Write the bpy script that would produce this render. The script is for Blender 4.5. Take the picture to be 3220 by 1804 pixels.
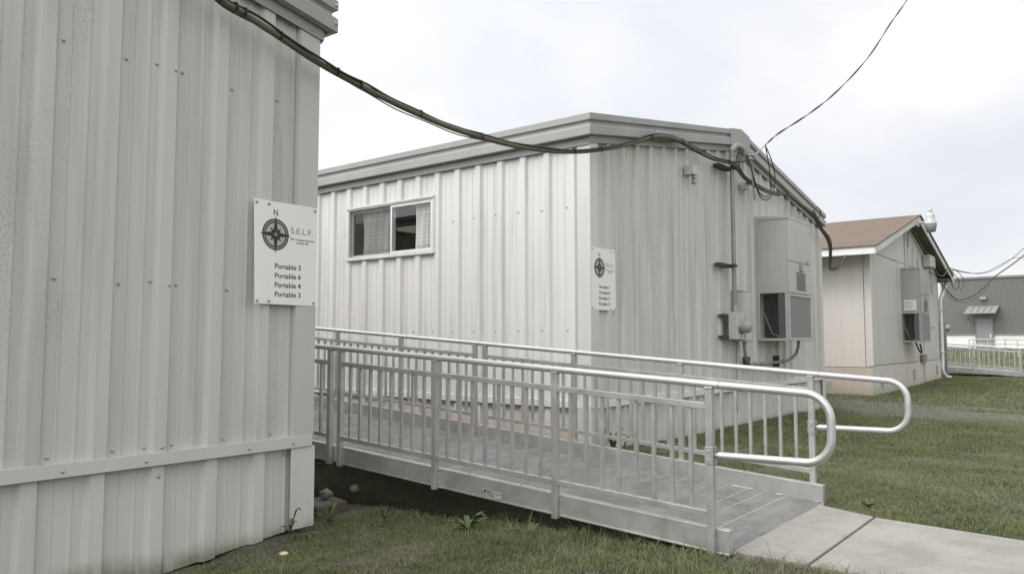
import bpy, bmesh, math, random
import numpy as np
from mathutils import Vector, Matrix, noise as mnoise
random.seed(7); rng = np.random.default_rng(11)
scene = bpy.context.scene
for o in list(bpy.data.objects): bpy.data.objects.remove(o)
col = scene.collection
R = math.radians

# ------------------------------------------------------------------ camera
cam_d = bpy.data.cameras.new("camera"); cam = bpy.data.objects.new("camera", cam_d); col.objects.link(cam)
cam.location = (0, 0, 0); cam.rotation_euler = (R(90 + 4.033), 0, R(37.981 - 90))
cam_d.sensor_width = 36; cam_d.lens = 27.262; cam_d.clip_start = 0.05; cam_d.clip_end = 2000
scene.camera = cam

# ------------------------------------------------------------------ world, sun, exposure
SUN = Vector((-1.0, 0.45, 1.1)).normalized()
w = bpy.data.worlds.new("World"); scene.world = w; w.use_nodes = True
nt = w.node_tree; nt.nodes.clear(); N = nt.nodes.new; Lk = nt.links.new
out = N('ShaderNodeOutputWorld')
sky = N('ShaderNodeTexSky'); sky.sky_type = 'NISHITA'; sky.sun_disc = False
sky.sun_elevation = math.asin(SUN.z); sky.sun_rotation = math.atan2(SUN.x, SUN.y)
bg1 = N('ShaderNodeBackground'); bg1.inputs[1].default_value = 0.10; Lk(sky.outputs[0], bg1.inputs[0])
tc = N('ShaderNodeTexCoord')
mp = N('ShaderNodeMapping'); mp.inputs['Scale'].default_value = (1.0, 1.0, 2.1); mp.inputs['Rotation'].default_value = (0.25, 0.1, 0.3); mp.inputs['Location'].default_value = (2.9, 1.35, 0.2)
Lk(tc.outputs['Generated'], mp.inputs[0])
n1 = N('ShaderNodeTexNoise'); n1.inputs['Scale'].default_value = 2.3; n1.inputs['Detail'].default_value = 7; n1.inputs['Roughness'].default_value = 0.5; n1.inputs['Distortion'].default_value = 0.35
Lk(mp.outputs[0], n1.inputs['Vector'])
cr = N('ShaderNodeValToRGB'); e = cr.color_ramp.elements
e[0].position = 0.38; e[0].color = (0.80, 0.82, 0.875, 1)
e[1].position = 0.62; e[1].color = (1.02, 1.02, 1.025, 1)
m_ = e.new(0.52); m_.color = (0.90, 0.907, 0.925, 1)
Lk(n1.outputs[0], cr.inputs[0])
dt = N('ShaderNodeVectorMath'); dt.operation = 'DOT_PRODUCT'; dt.inputs[1].default_value = SUN; Lk(tc.outputs['Generated'], dt.inputs[0])
mr = N('ShaderNodeMapRange'); mr.interpolation_type = 'SMOOTHSTEP'; mr.inputs[1].default_value = 0.25; mr.inputs[2].default_value = 1.0; mr.inputs[3].default_value = 0.97; mr.inputs[4].default_value = 2.3
Lk(dt.outputs['Value'], mr.inputs[0])
mr2 = N('ShaderNodeMapRange'); mr2.inputs[1].default_value = -0.75; mr2.inputs[2].default_value = 0.35; mr2.inputs[3].default_value = 0.90; mr2.inputs[4].default_value = 1.16
Lk(dt.outputs['Value'], mr2.inputs[0])
ml = N('ShaderNodeMath'); ml.operation = 'MULTIPLY'; Lk(mr.outputs[0], ml.inputs[0]); Lk(mr2.outputs[0], ml.inputs[1])
bg2 = N('ShaderNodeBackground'); Lk(cr.outputs[0], bg2.inputs[0]); Lk(ml.outputs[0], bg2.inputs[1])
mx = N('ShaderNodeMixShader'); mx.inputs[0].default_value = 0.93; Lk(bg1.outputs[0], mx.inputs[1]); Lk(bg2.outputs[0], mx.inputs[2]); Lk(mx.outputs[0], out.inputs[0])
sd = bpy.data.lights.new("sun", 'SUN'); sd.energy = 1.0; sd.angle = R(22); sd.color = (1.0, 0.965, 0.91)
so = bpy.data.objects.new("sun", sd); so.rotation_euler = SUN.to_track_quat('Z', 'Y').to_euler(); so.location = (-20, 3, 20); col.objects.link(so)
scene.view_settings.view_transform = 'Standard'; scene.view_settings.look = 'None'; scene.view_settings.gamma = 1; scene.view_settings.exposure = 0.17
scene.render.engine = 'CYCLES'

# ------------------------------------------------------------------ materials
def mat(name, base, rough=0.5, metal=0.0, var=None, vscale=2.0, vstretch=(1, 1, 1), bump=0.0, bscale=20.0, bstretch=(1, 1, 1), spec=0.5):
    m = bpy.data.materials.new(name); m.use_nodes = True
    t = m.node_tree; b = t.nodes['Principled BSDF']
    b.inputs['Base Color'].default_value = (*base, 1); b.inputs['Roughness'].default_value = rough; b.inputs['Metallic'].default_value = metal
    b.inputs['Specular IOR Level'].default_value = spec
    tc = t.nodes.new('ShaderNodeTexCoord')
    m['tc'] = tc.name
    if var is not None:
        mp = t.nodes.new('ShaderNodeMapping'); mp.inputs['Scale'].default_value = vstretch; t.links.new(tc.outputs['Object'], mp.inputs[0])
        n = t.nodes.new('ShaderNodeTexNoise'); n.inputs['Scale'].default_value = vscale; n.inputs['Detail'].default_value = 6; n.inputs['Roughness'].default_value = 0.6
        t.links.new(mp.outputs[0], n.inputs['Vector'])
        r = t.nodes.new('ShaderNodeValToRGB'); r.color_ramp.elements[0].position = 0.32; r.color_ramp.elements[1].position = 0.68
        r.color_ramp.elements[0].color = (*var, 1); r.color_ramp.elements[1].color = (*base, 1)
        t.links.new(n.outputs[0], r.inputs[0]); t.links.new(r.outputs[0], b.inputs['Base Color'])
    if bump:
        mp2 = t.nodes.new('ShaderNodeMapping'); mp2.inputs['Scale'].default_value = bstretch; t.links.new(tc.outputs['Object'], mp2.inputs[0])
        n2 = t.nodes.new('ShaderNodeTexNoise'); n2.inputs['Scale'].default_value = bscale; n2.inputs['Detail'].default_value = 4; t.links.new(mp2.outputs[0], n2.inputs['Vector'])
        bp = t.nodes.new('ShaderNodeBump'); bp.inputs['Strength'].default_value = bump; bp.inputs['Distance'].default_value = 0.01
        t.links.new(n2.outputs[0], bp.inputs['Height']); t.links.new(bp.outputs[0], b.inputs['Normal'])
    return m

def mathn(t, op, a, b=None, clamp=False):
    n = t.nodes.new('ShaderNodeMath'); n.operation = op; n.use_clamp = clamp
    for i, v in enumerate((a, b)):
        if v is None: continue
        if isinstance(v, (int, float)): n.inputs[i].default_value = v
        else: t.links.new(v, n.inputs[i])
    return n.outputs[0]
def smooth(t, v, a, b, lo=0.0, hi=1.0):
    n = t.nodes.new('ShaderNodeMapRange'); n.interpolation_type = 'SMOOTHSTEP'
    t.links.new(v, n.inputs[0])
    for i, x in zip((1, 2, 3, 4), (a, b, lo, hi)): n.inputs[i].default_value = x
    return n.outputs[0]
def noise_n(t, vec, scale, detail=4, rough=0.55, stretch=(1, 1, 1), loc=(0, 0, 0)):
    mp = t.nodes.new('ShaderNodeMapping'); mp.inputs['Scale'].default_value = stretch; mp.inputs['Location'].default_value = loc; t.links.new(vec, mp.inputs[0])
    n = t.nodes.new('ShaderNodeTexNoise'); n.inputs['Scale'].default_value = scale; n.inputs['Detail'].default_value = detail; n.inputs['Roughness'].default_value = rough
    t.links.new(mp.outputs[0], n.inputs['Vector']); return n.outputs[0]
def mixc(t, fac, a, b):
    n = t.nodes.new('ShaderNodeMix'); n.data_type = 'RGBA'
    if isinstance(fac, (int, float)): n.inputs[0].default_value = fac
    else: t.links.new(fac, n.inputs[0])
    for i, v in ((6, a), (7, b)):
        if isinstance(v, tuple): n.inputs[i].default_value = (*v, 1)
        else: t.links.new(v, n.inputs[i])
    return n.outputs[2]

def siding_mat(name, base, grime=0.5, mud=None, mildew=1.0, moss=False):
    """painted ribbed steel: vertical streaks, mildew specks and a low stain (all marks of the wall itself)"""
    m = mat(name, base, 0.48, 0.0); t = m.node_tree; b = t.nodes['Principled BSDF']; tc = t.nodes.new('ShaderNodeNewGeometry').outputs['Position']
    dark = tuple(c * 0.74 for c in base)
    st = noise_n(t, tc, 5.0, 5, 0.6, (1.6, 1.6, 0.10))
    c = mixc(t, mathn(t, 'MULTIPLY', smooth(t, st, 0.44, 0.72), grime), base, dark)
    big = noise_n(t, tc, 1.3, 3, 0.5, (1, 1, 0.45), (3.1, 1.7, 0.4))
    sp = noise_n(t, tc, 95.0, 2, 0.5)
    run = noise_n(t, tc, 9.0, 3, 0.6, (1.5, 1.5, 0.12), (7, 2, 1))
    f = mathn(t, 'MULTIPLY', mathn(t, 'MULTIPLY', smooth(t, big, 0.44, 0.62), smooth(t, run, 0.38, 0.62)), smooth(t, sp, 0.46, 0.62))
    c = mixc(t, mathn(t, 'MULTIPLY', f, 0.45 * mildew), c, tuple(x * y for x, y in zip(base, (0.50, 0.53, 0.50))))
    sep = t.nodes.new('ShaderNodeSeparateXYZ'); t.links.new(tc, sep.inputs[0])
    if mud:
        z0, z1, mc, amt = mud
        wob = mathn(t, 'ADD', sep.outputs[2], mathn(t, 'MULTIPLY', noise_n(t, tc, 3.0, 5, 0.6), -0.22))
        f2 = mathn(t, 'MULTIPLY', smooth(t, wob, z1 - 0.11, z0 - 0.11, 0, 1), smooth(t, noise_n(t, tc, 8, 5, 0.65, (1, 1, .35)), 0.20, 0.50))
        c = mixc(t, mathn(t, 'MULTIPLY', f2, amt), c, mc)
    t.links.new(c, b.inputs['Base Color'])
    bn = noise_n(t, tc, 1.7, 2, 0.5, (1, 1, 0.5)); bp = t.nodes.new('ShaderNodeBump'); bp.inputs['Strength'].default_value = 0.12; bp.inputs['Distance'].default_value = 0.02
    t.links.new(bn, bp.inputs['Height']); t.links.new(bp.outputs[0], b.inputs['Normal'])
    return m

M = {}
M['sidingA'] = siding_mat('painted_steel_near', (0.55, 0.535, 0.507), 0.7, None, 1.25)
M['skirtA'] = siding_mat('painted_steel_skirt_near', (0.60, 0.588, 0.545), 0.4, (-1.20, -1.06, (0.18, 0.18, 0.10), 0.8), 0.2)
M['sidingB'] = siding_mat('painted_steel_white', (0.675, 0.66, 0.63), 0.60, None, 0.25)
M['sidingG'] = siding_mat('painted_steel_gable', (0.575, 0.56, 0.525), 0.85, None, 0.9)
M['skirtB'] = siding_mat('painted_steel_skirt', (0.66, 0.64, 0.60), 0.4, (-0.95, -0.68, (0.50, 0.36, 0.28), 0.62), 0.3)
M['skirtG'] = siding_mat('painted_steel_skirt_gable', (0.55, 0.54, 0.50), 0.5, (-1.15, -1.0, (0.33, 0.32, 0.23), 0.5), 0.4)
M['trimB'] = mat('painted_trim', (0.64, 0.63, 0.60), 0.45, 0, (0.52, 0.51, 0.47), 1.5, (1, 1, .3))
M['trimA'] = mat('painted_trim_near', (0.54, 0.525, 0.497), 0.48, 0, (0.47, 0.457, 0.432), 1.2, (1, 1, .3))
M['fascia'] = mat('fascia_paint', (0.34, 0.34, 0.315), 0.42, 0, (0.28, 0.28, 0.26), 1.4, (1, 1, 1))
M['roof'] = mat('roof_sheet', (0.42, 0.42, 0.40), 0.5, 0.3, (0.3, 0.3, 0.28), 2)
def alu(name, base, rough, var, stretch=(1, 1, 1), scale=6, bump=0.05):
    m = mat(name, base, rough, 0.7, var, scale, stretch, bump, 60, stretch); t = m.node_tree
    tc = t.nodes[m['tc']].outputs['Object']; b = t.nodes['Principled BSDF']
    t.links.new(smooth(t, noise_n(t, tc, 9, 5, 0.6), 0.3, 0.7, rough - 0.07, rough + 0.10), b.inputs['Roughness'])
    return m
M['alu'] = alu('mill_aluminium', (0.54, 0.535, 0.515), 0.50, (0.40, 0.397, 0.38))
M['alurail'] = alu('aluminium_handrail', (0.60, 0.597, 0.583), 0.48, (0.50, 0.497, 0.485), (1, 0.3, 1), 12, 0.03)
M['weld'] = mat('weld_bead', (0.52, 0.51, 0.49), 0.55, 0.5, (0.30, 0.29, 0.27), 60)
# deck: ribbed extruded planks, worn, a few damp patches
m = M['deck'] = mat('ribbed_aluminium_deck', (0.3, 0.3, 0.29), 0.65, 0.15); t = m.node_tree; b = t.nodes['Principled BSDF']; tco = t.nodes[m['tc']].outputs['Object']
c = mixc(t, smooth(t, noise_n(t, tco, 3.5, 8, 0.72, (.7, 1.8, 1)), 0.36, 0.64), (0.165, 0.160, 0.149), (0.250, 0.243, 0.228))
damp = smooth(t, noise_n(t, tco, 3.3, 3, 0.5, (1, 1.6, 1), (5, 2, 0)), 0.60, 0.68)
c = mixc(t, mathn(t, 'MULTIPLY', damp, 0.45), c, (0.105, 0.102, 0.095)); t.links.new(c, b.inputs['Base Color'])
sep = t.nodes.new('ShaderNodeSeparateXYZ'); t.links.new(tco, sep.inputs[0])
wv = mathn(t, 'SINE', mathn(t, 'MULTIPLY', sep.outputs[0], 2 * math.pi / 0.0125))
bp = t.nodes.new('ShaderNodeBump'); bp.inputs['Strength'].default_value = 0.6; bp.inputs['Distance'].default_value = 0.0025
t.links.new(wv, bp.inputs['Height']); t.links.new(bp.outputs[0], b.inputs['Normal'])
M['seam'] = mat('plank_seam_edge', (0.50, 0.49, 0.47), 0.5, 0.2)
M['shadowgap'] = mat('dark_gap', (0.02, 0.02, 0.02), 0.9)
M['screw'] = mat('screw_head', (0.42, 0.42, 0.395), 0.5, 0.0)
M['darksteel'] = mat('rusty_strut', (0.10, 0.09, 0.075), 0.7, 0.3, (0.04, 0.035, 0.03), 30)
M['galv'] = mat('galvanised_conduit', (0.33, 0.325, 0.30), 0.5, 0.4, (0.22, 0.215, 0.20), 8, (1, 1, .3))
M['hvac'] = mat('hvac_enamel', (0.47, 0.468, 0.44), 0.42, 0, (0.40, 0.40, 0.375), 2.2, (1, 1, .5))
M['hvacC'] = mat('hvac_enamel_dull', (0.38, 0.38, 0.355), 0.5, 0, (0.31, 0.31, 0.29), 2.2, (1, 1, .5))
M['meterbox'] = mat('meter_enamel', (0.52, 0.52, 0.495), 0.4, 0, (0.45, 0.45, 0.42), 4)
M['coil'] = mat('coil_fins', (0.20, 0.20, 0.19), 0.5, 0.5, (0.15, 0.15, 0.14), 40, (1, 1, .2))
M['grille'] = mat('grille_mesh', (0.27, 0.275, 0.27), 0.6, 0.3, (0.21, 0.21, 0.205), 120)
M['inside'] = mat('dark_cavity', (0.035, 0.032, 0.026), 0.8, 0, (0.06, 0.055, 0.045), 5)
M['sign'] = mat('sign_plastic', (0.80, 0.79, 0.76), 0.4)
M['ink'] = mat('sign_ink_black', (0.022, 0.020, 0.016), 0.5)
M['inkgrey'] = mat('sign_ink_grey', (0.22, 0.23, 0.22), 0.5)
M['inkmid'] = mat('sign_ink_ring', (0.20, 0.21, 0.20), 0.5)
M['inktan'] = mat('sign_ink_tan', (0.47, 0.42, 0.36), 0.5)
M['cable'] = mat('weathered_conduit', (0.085, 0.076, 0.056), 0.7, 0, (0.135, 0.13, 0.080), 1.6, (1, 1, 1), 0.5, 90)
M['cableblk'] = mat('black_cable', (0.022, 0.02, 0.017), 0.5)
M['wire'] = mat('grey_wire', (0.22, 0.22, 0.20), 0.5)
M['wiredark'] = mat('dark_wire', (0.06, 0.06, 0.052), 0.55)
M['white'] = mat('white_enamel', (0.74, 0.74, 0.72), 0.35)
M['frame'] = mat('window_aluminium', (0.74, 0.74, 0.73), 0.35, 0.2)
M['wallin'] = mat('room_wall', (0.20, 0.17, 0.12), 0.8)
M['ceil'] = mat('ceiling_tile', (0.45, 0.44, 0.36), 0.8)
M['shingle'] = mat('shingle', (0.30, 0.21, 0.17), 0.9)
t = M['shingle'].node_tree; b = t.nodes['Principled BSDF']; tco = t.nodes[M['shingle']['tc']].outputs['Object']
br = t.nodes.new('ShaderNodeTexBrick'); br.inputs['Scale'].default_value = 1.0; br.inputs['Brick Width'].default_value = 0.30; br.inputs['Row Height'].default_value = 0.14; br.inputs['Mortar Size'].default_value = 0.006
br.inputs['Color1'].default_value = (0.175, 0.130, 0.094, 1); br.inputs['Color2'].default_value = (0.140, 0.106, 0.078, 1); br.inputs['Mortar'].default_value = (0.10, 0.075, 0.062, 1)
mp = t.nodes.new('ShaderNodeMapping'); mp.inputs['Rotation'].default_value = (0, 0, R(90)); t.links.new(tco, mp.inputs[0]); t.links.new(mp.outputs[0], br.inputs['Vector'])
spk = smooth(t, noise_n(t, tco, 9, 6, 0.75, (3.0, 0.6, 1)), 0.50, 0.70)
t.links.new(mixc(t, mathn(t, 'MULTIPLY', spk, 0.65), br.outputs[0], (0.215, 0.178, 0.14)), b.inputs['Base Color'])
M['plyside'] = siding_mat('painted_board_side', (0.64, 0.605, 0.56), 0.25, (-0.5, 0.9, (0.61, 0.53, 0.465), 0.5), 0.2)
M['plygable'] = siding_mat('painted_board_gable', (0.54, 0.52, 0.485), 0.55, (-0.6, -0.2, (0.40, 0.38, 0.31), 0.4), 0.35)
M['skirtC'] = siding_mat('painted_skirt_board', (0.57, 0.53, 0.48), 0.5, (-1.15, -0.85, (0.33, 0.31, 0.22), 0.7), 0.4)
M['skirtCside'] = siding_mat('painted_skirt_brick', (0.52, 0.45, 0.385), 0.4, (-1.15, -0.8, (0.30, 0.29, 0.18), 0.7), 0.4)
M['soffit'] = mat('soffit_board', (0.27, 0.25, 0.215), 0.8, 0, (0.2, 0.185, 0.16), 3)
M['flutedD'] = mat('fluted_steel', (0.160, 0.160, 0.148), 0.5, 0.1, (0.145, 0.145, 0.134), .4)
M['fluteTrim'] = mat('dark_trim', (0.20, 0.20, 0.19), 0.5)
M['cmu'] = mat('white_block', (0.78, 0.78, 0.75), 0.7, 0, (0.70, 0.70, 0.67), 1.4)
M['doorD'] = mat('steel_door', (0.235, 0.24, 0.232), 0.45)
M['awn'] = mat('awning_sheet', (0.29, 0.29, 0.275), 0.5, 0.2)
M['lens'] = mat('lamp_lens', (0.30, 0.31, 0.31), 0.15)
M['stone'] = mat('stone', (0.23, 0.20, 0.16), 0.85, 0, (0.14, 0.125, 0.10), 20, (1, 1, 1), 0.6, 40)
M['block'] = mat('old_block', (0.13, 0.11, 0.085), 0.9, 0, (0.08, 0.07, 0.055), 9, (1, 1, 1), 0.6, 40)
M['leaf'] = mat('weed_leaf', (0.105, 0.145, 0.062), 0.75, 0, (0.07, 0.10, 0.04), 25, (1, 1, 1), 0, 20, (1, 1, 1), 0.2)
M['lampwhite'] = mat('lamp_enamel', (0.48, 0.48, 0.46), 0.4)
M['petal'] = mat('dandelion_head', (0.55, 0.50, 0.30), 0.8)
M['stemm'] = mat('stem', (0.25, 0.26, 0.12), 0.7)
M['sticker'] = mat('sticker', (0.42, 0.42, 0.40), 0.4)
M['stickerred'] = mat('sticker_red', (0.13, 0.055, 0.045), 0.5)
m = M['lit'] = mat('ceiling_light_lens', (0.8, 0.8, 0.6), 0.5); b = m.node_tree.nodes['Principled BSDF']; b.inputs['Emission Color'].default_value = (0.80, 0.80, 0.60, 1); b.inputs['Emission Strength'].default_value = 0.15
# curtain
m = M['curtain'] = mat('curtain_cloth', (0.85, 0.84, 0.82), 0.85); t = m.node_tree; b = t.nodes['Principled BSDF']; tco = t.nodes[m['tc']].outputs['Object']
sep = t.nodes.new('ShaderNodeSeparateXYZ'); t.links.new(tco, sep.inputs[0])
sv = mathn(t, 'SINE', mathn(t, 'MULTIPLY', mathn(t, 'ADD', sep.outputs[2], mathn(t, 'MULTIPLY', noise_n(t, tco, 4, 2), 0.03)), 2 * math.pi / 0.045))
t.links.new(mixc(t, smooth(t, sv, -0.2, 0.9), (0.88, 0.87, 0.85), (0.74, 0.73, 0.705)), b.inputs['Base Color'])
b.inputs['Subsurface Weight'].default_value = 0
# glass
m = M['glass'] = bpy.data.materials.new('window_glass'); m.use_nodes = True; t = m.node_tree; t.nodes.clear()
o_ = t.nodes.new('ShaderNodeOutputMaterial'); gl = t.nodes.new('ShaderNodeBsdfGlossy'); gl.inputs['Roughness'].default_value = 0.01; tr = t.nodes.new('ShaderNodeBsdfTransparent'); tr.inputs[0].default_value = (0.86, 0.88, 0.86, 1)
fr = t.nodes.new('ShaderNodeFresnel'); fr.inputs[0].default_value = 1.5; ge = t.nodes.new('ShaderNodeNewGeometry'); t.links.new(smooth(t, ge.outputs['Backfacing'], 0, 1, 1.5, 1 / 1.5), fr.inputs[0]); mxs = t.nodes.new('ShaderNodeMixShader')
t.links.new(mathn(t, 'MULTIPLY', fr.outputs[0], 1.6, True), mxs.inputs[0]); t.links.new(tr.outputs[0], mxs.inputs[1]); t.links.new(gl.outputs[0], mxs.inputs[2]); t.links.new(mxs.outputs[0], o_.inputs[0])
m = M['screenmesh'] = bpy.data.materials.new('insect_screen'); m.use_nodes = True; t = m.node_tree; t.nodes.clear()
o_ = t.nodes.new('ShaderNodeOutputMaterial'); df = t.nodes.new('ShaderNodeBsdfDiffuse'); df.inputs[0].default_value = (0.10, 0.10, 0.09, 1); tr = t.nodes.new('ShaderNodeBsdfTransparent'); mxs = t.nodes.new('ShaderNodeMixShader'); mxs.inputs[0].default_value = 0.2
t.links.new(tr.outputs[0], mxs.inputs[1]); t.links.new(df.outputs[0], mxs.inputs[2]); t.links.new(mxs.outputs[0], o_.inputs[0])
# concrete
m = M['concrete'] = mat('concrete_walk', (0.40, 0.385, 0.355), 0.85); t = m.node_tree; b = t.nodes['Principled BSDF']; tco = t.nodes[m['tc']].outputs['Object']
c = mixc(t, smooth(t, noise_n(t, tco, 3.5, 8, 0.72), 0.35, 0.65), (0.265, 0.250, 0.222), (0.345, 0.330, 0.300))
c = mixc(t, mathn(t, 'MULTIPLY', smooth(t, noise_n(t, tco, 5, 5, 0.7, (1, 3, 1), (3, 0, 0)), 0.56, 0.70), 0.4), c, (0.30, 0.235, 0.185))
c = mixc(t, mathn(t, 'MULTIPLY', smooth(t, noise_n(t, tco, 160, 3, 0.6), 0.52, 0.66), 0.35), c, (0.22, 0.21, 0.19)); t.links.new(c, b.inputs['Base Color'])
bp = t.nodes.new('ShaderNodeBump'); bp.inputs['Strength'].default_value = 0.5; bp.inputs['Distance'].default_value = 0.004
t.links.new(mathn(t, 'ADD', noise_n(t, tco, 60, 6, 0.7, (1, 2.5, 1)), mathn(t, 'MULTIPLY', noise_n(t, tco, 90, 2, 0.5, (.04, 1, 1)), 0.8)), bp.inputs['Height']); t.links.new(bp.outputs[0], b.inputs['Normal'])
# ground
m = M['ground'] = mat('ground_soil', (0.08, 0.07, 0.05), 0.95); t = m.node_tree; b = t.nodes['Principled BSDF']; tco = t.nodes[m['tc']].outputs['Object']
sep = t.nodes.new('ShaderNodeSeparateXYZ'); t.links.new(tco, sep.inputs[0])
green = mixc(t, smooth(t, noise_n(t, tco, 5, 6, 0.7), 0.35, 0.65), (0.060, 0.072, 0.034), (0.115, 0.130, 0.062))
green = mixc(t, mathn(t, 'MULTIPLY', smooth(t, noise_n(t, tco, 0.8, 5, 0.6), 0.52, 0.66), 0.7), green, (0.13, 0.125, 0.07))
soil = mixc(t, smooth(t, noise_n(t, tco, 30, 8, 0.8), 0.40, 0.62), (0.050, 0.042, 0.030), (0.13, 0.112, 0.088))
grav = mixc(t, smooth(t, noise_n(t, tco, 22, 6, 0.8), 0.4, 0.62), (0.10, 0.094, 0.075), (0.22, 0.21, 0.18))
wob = mathn(t, 'ADD', sep.outputs[0], mathn(t, 'MULTIPLY', noise_n(t, tco, 0.9, 5, 0.65), 3.2))
band = mathn(t, 'MULTIPLY', smooth(t, wob, 14.0, 14.8), smooth(t, wob, 19.2, 18.4))
f1 = mathn(t, 'MULTIPLY', band, smooth(t, noise_n(t, tco, 1.7, 5, 0.6, (0.5, 1, 1)), 0.22, 0.42))
near = smooth(t, sep.outputs[0], 7.0, 5.6)
c = mixc(t, mathn(t, 'MULTIPLY', f1, 0.7), green, grav); c = mixc(t, mathn(t, 'MULTIPLY', near, 0.40), c, soil)
t.links.new(c, b.inputs['Base Color'])
bp = t.nodes.new('ShaderNodeBump'); bp.inputs['Strength'].default_value = 0.8; bp.inputs['Distance'].default_value = 0.02
t.links.new(noise_n(t, tco, 25, 6, 0.75), bp.inputs['Height']); t.links.new(bp.outputs[0], b.inputs['Normal'])
# grass blades
m = M['grass'] = mat('grass_blade', (0.08, 0.12, 0.04), 0.55); t = m.node_tree; b = t.nodes['Principled BSDF']
at_ = t.nodes.new('ShaderNodeAttribute'); at_.attribute_name = 'tint'; t.links.new(at_.outputs['Color'], b.inputs['Base Color'])
b.inputs['Specular IOR Level'].default_value = 0.25
tl = t.nodes.new('ShaderNodeBsdfTranslucent'); t.links.new(at_.outputs['Color'], tl.inputs[0]); ms = t.nodes.new('ShaderNodeMixShader'); ms.inputs[0].default_value = 0.38
t.links.new(b.outputs[0], ms.inputs[1]); t.links.new(tl.outputs[0], ms.inputs[2]); t.links.new(ms.outputs[0], t.nodes['Material Output'].inputs[0])

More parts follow.
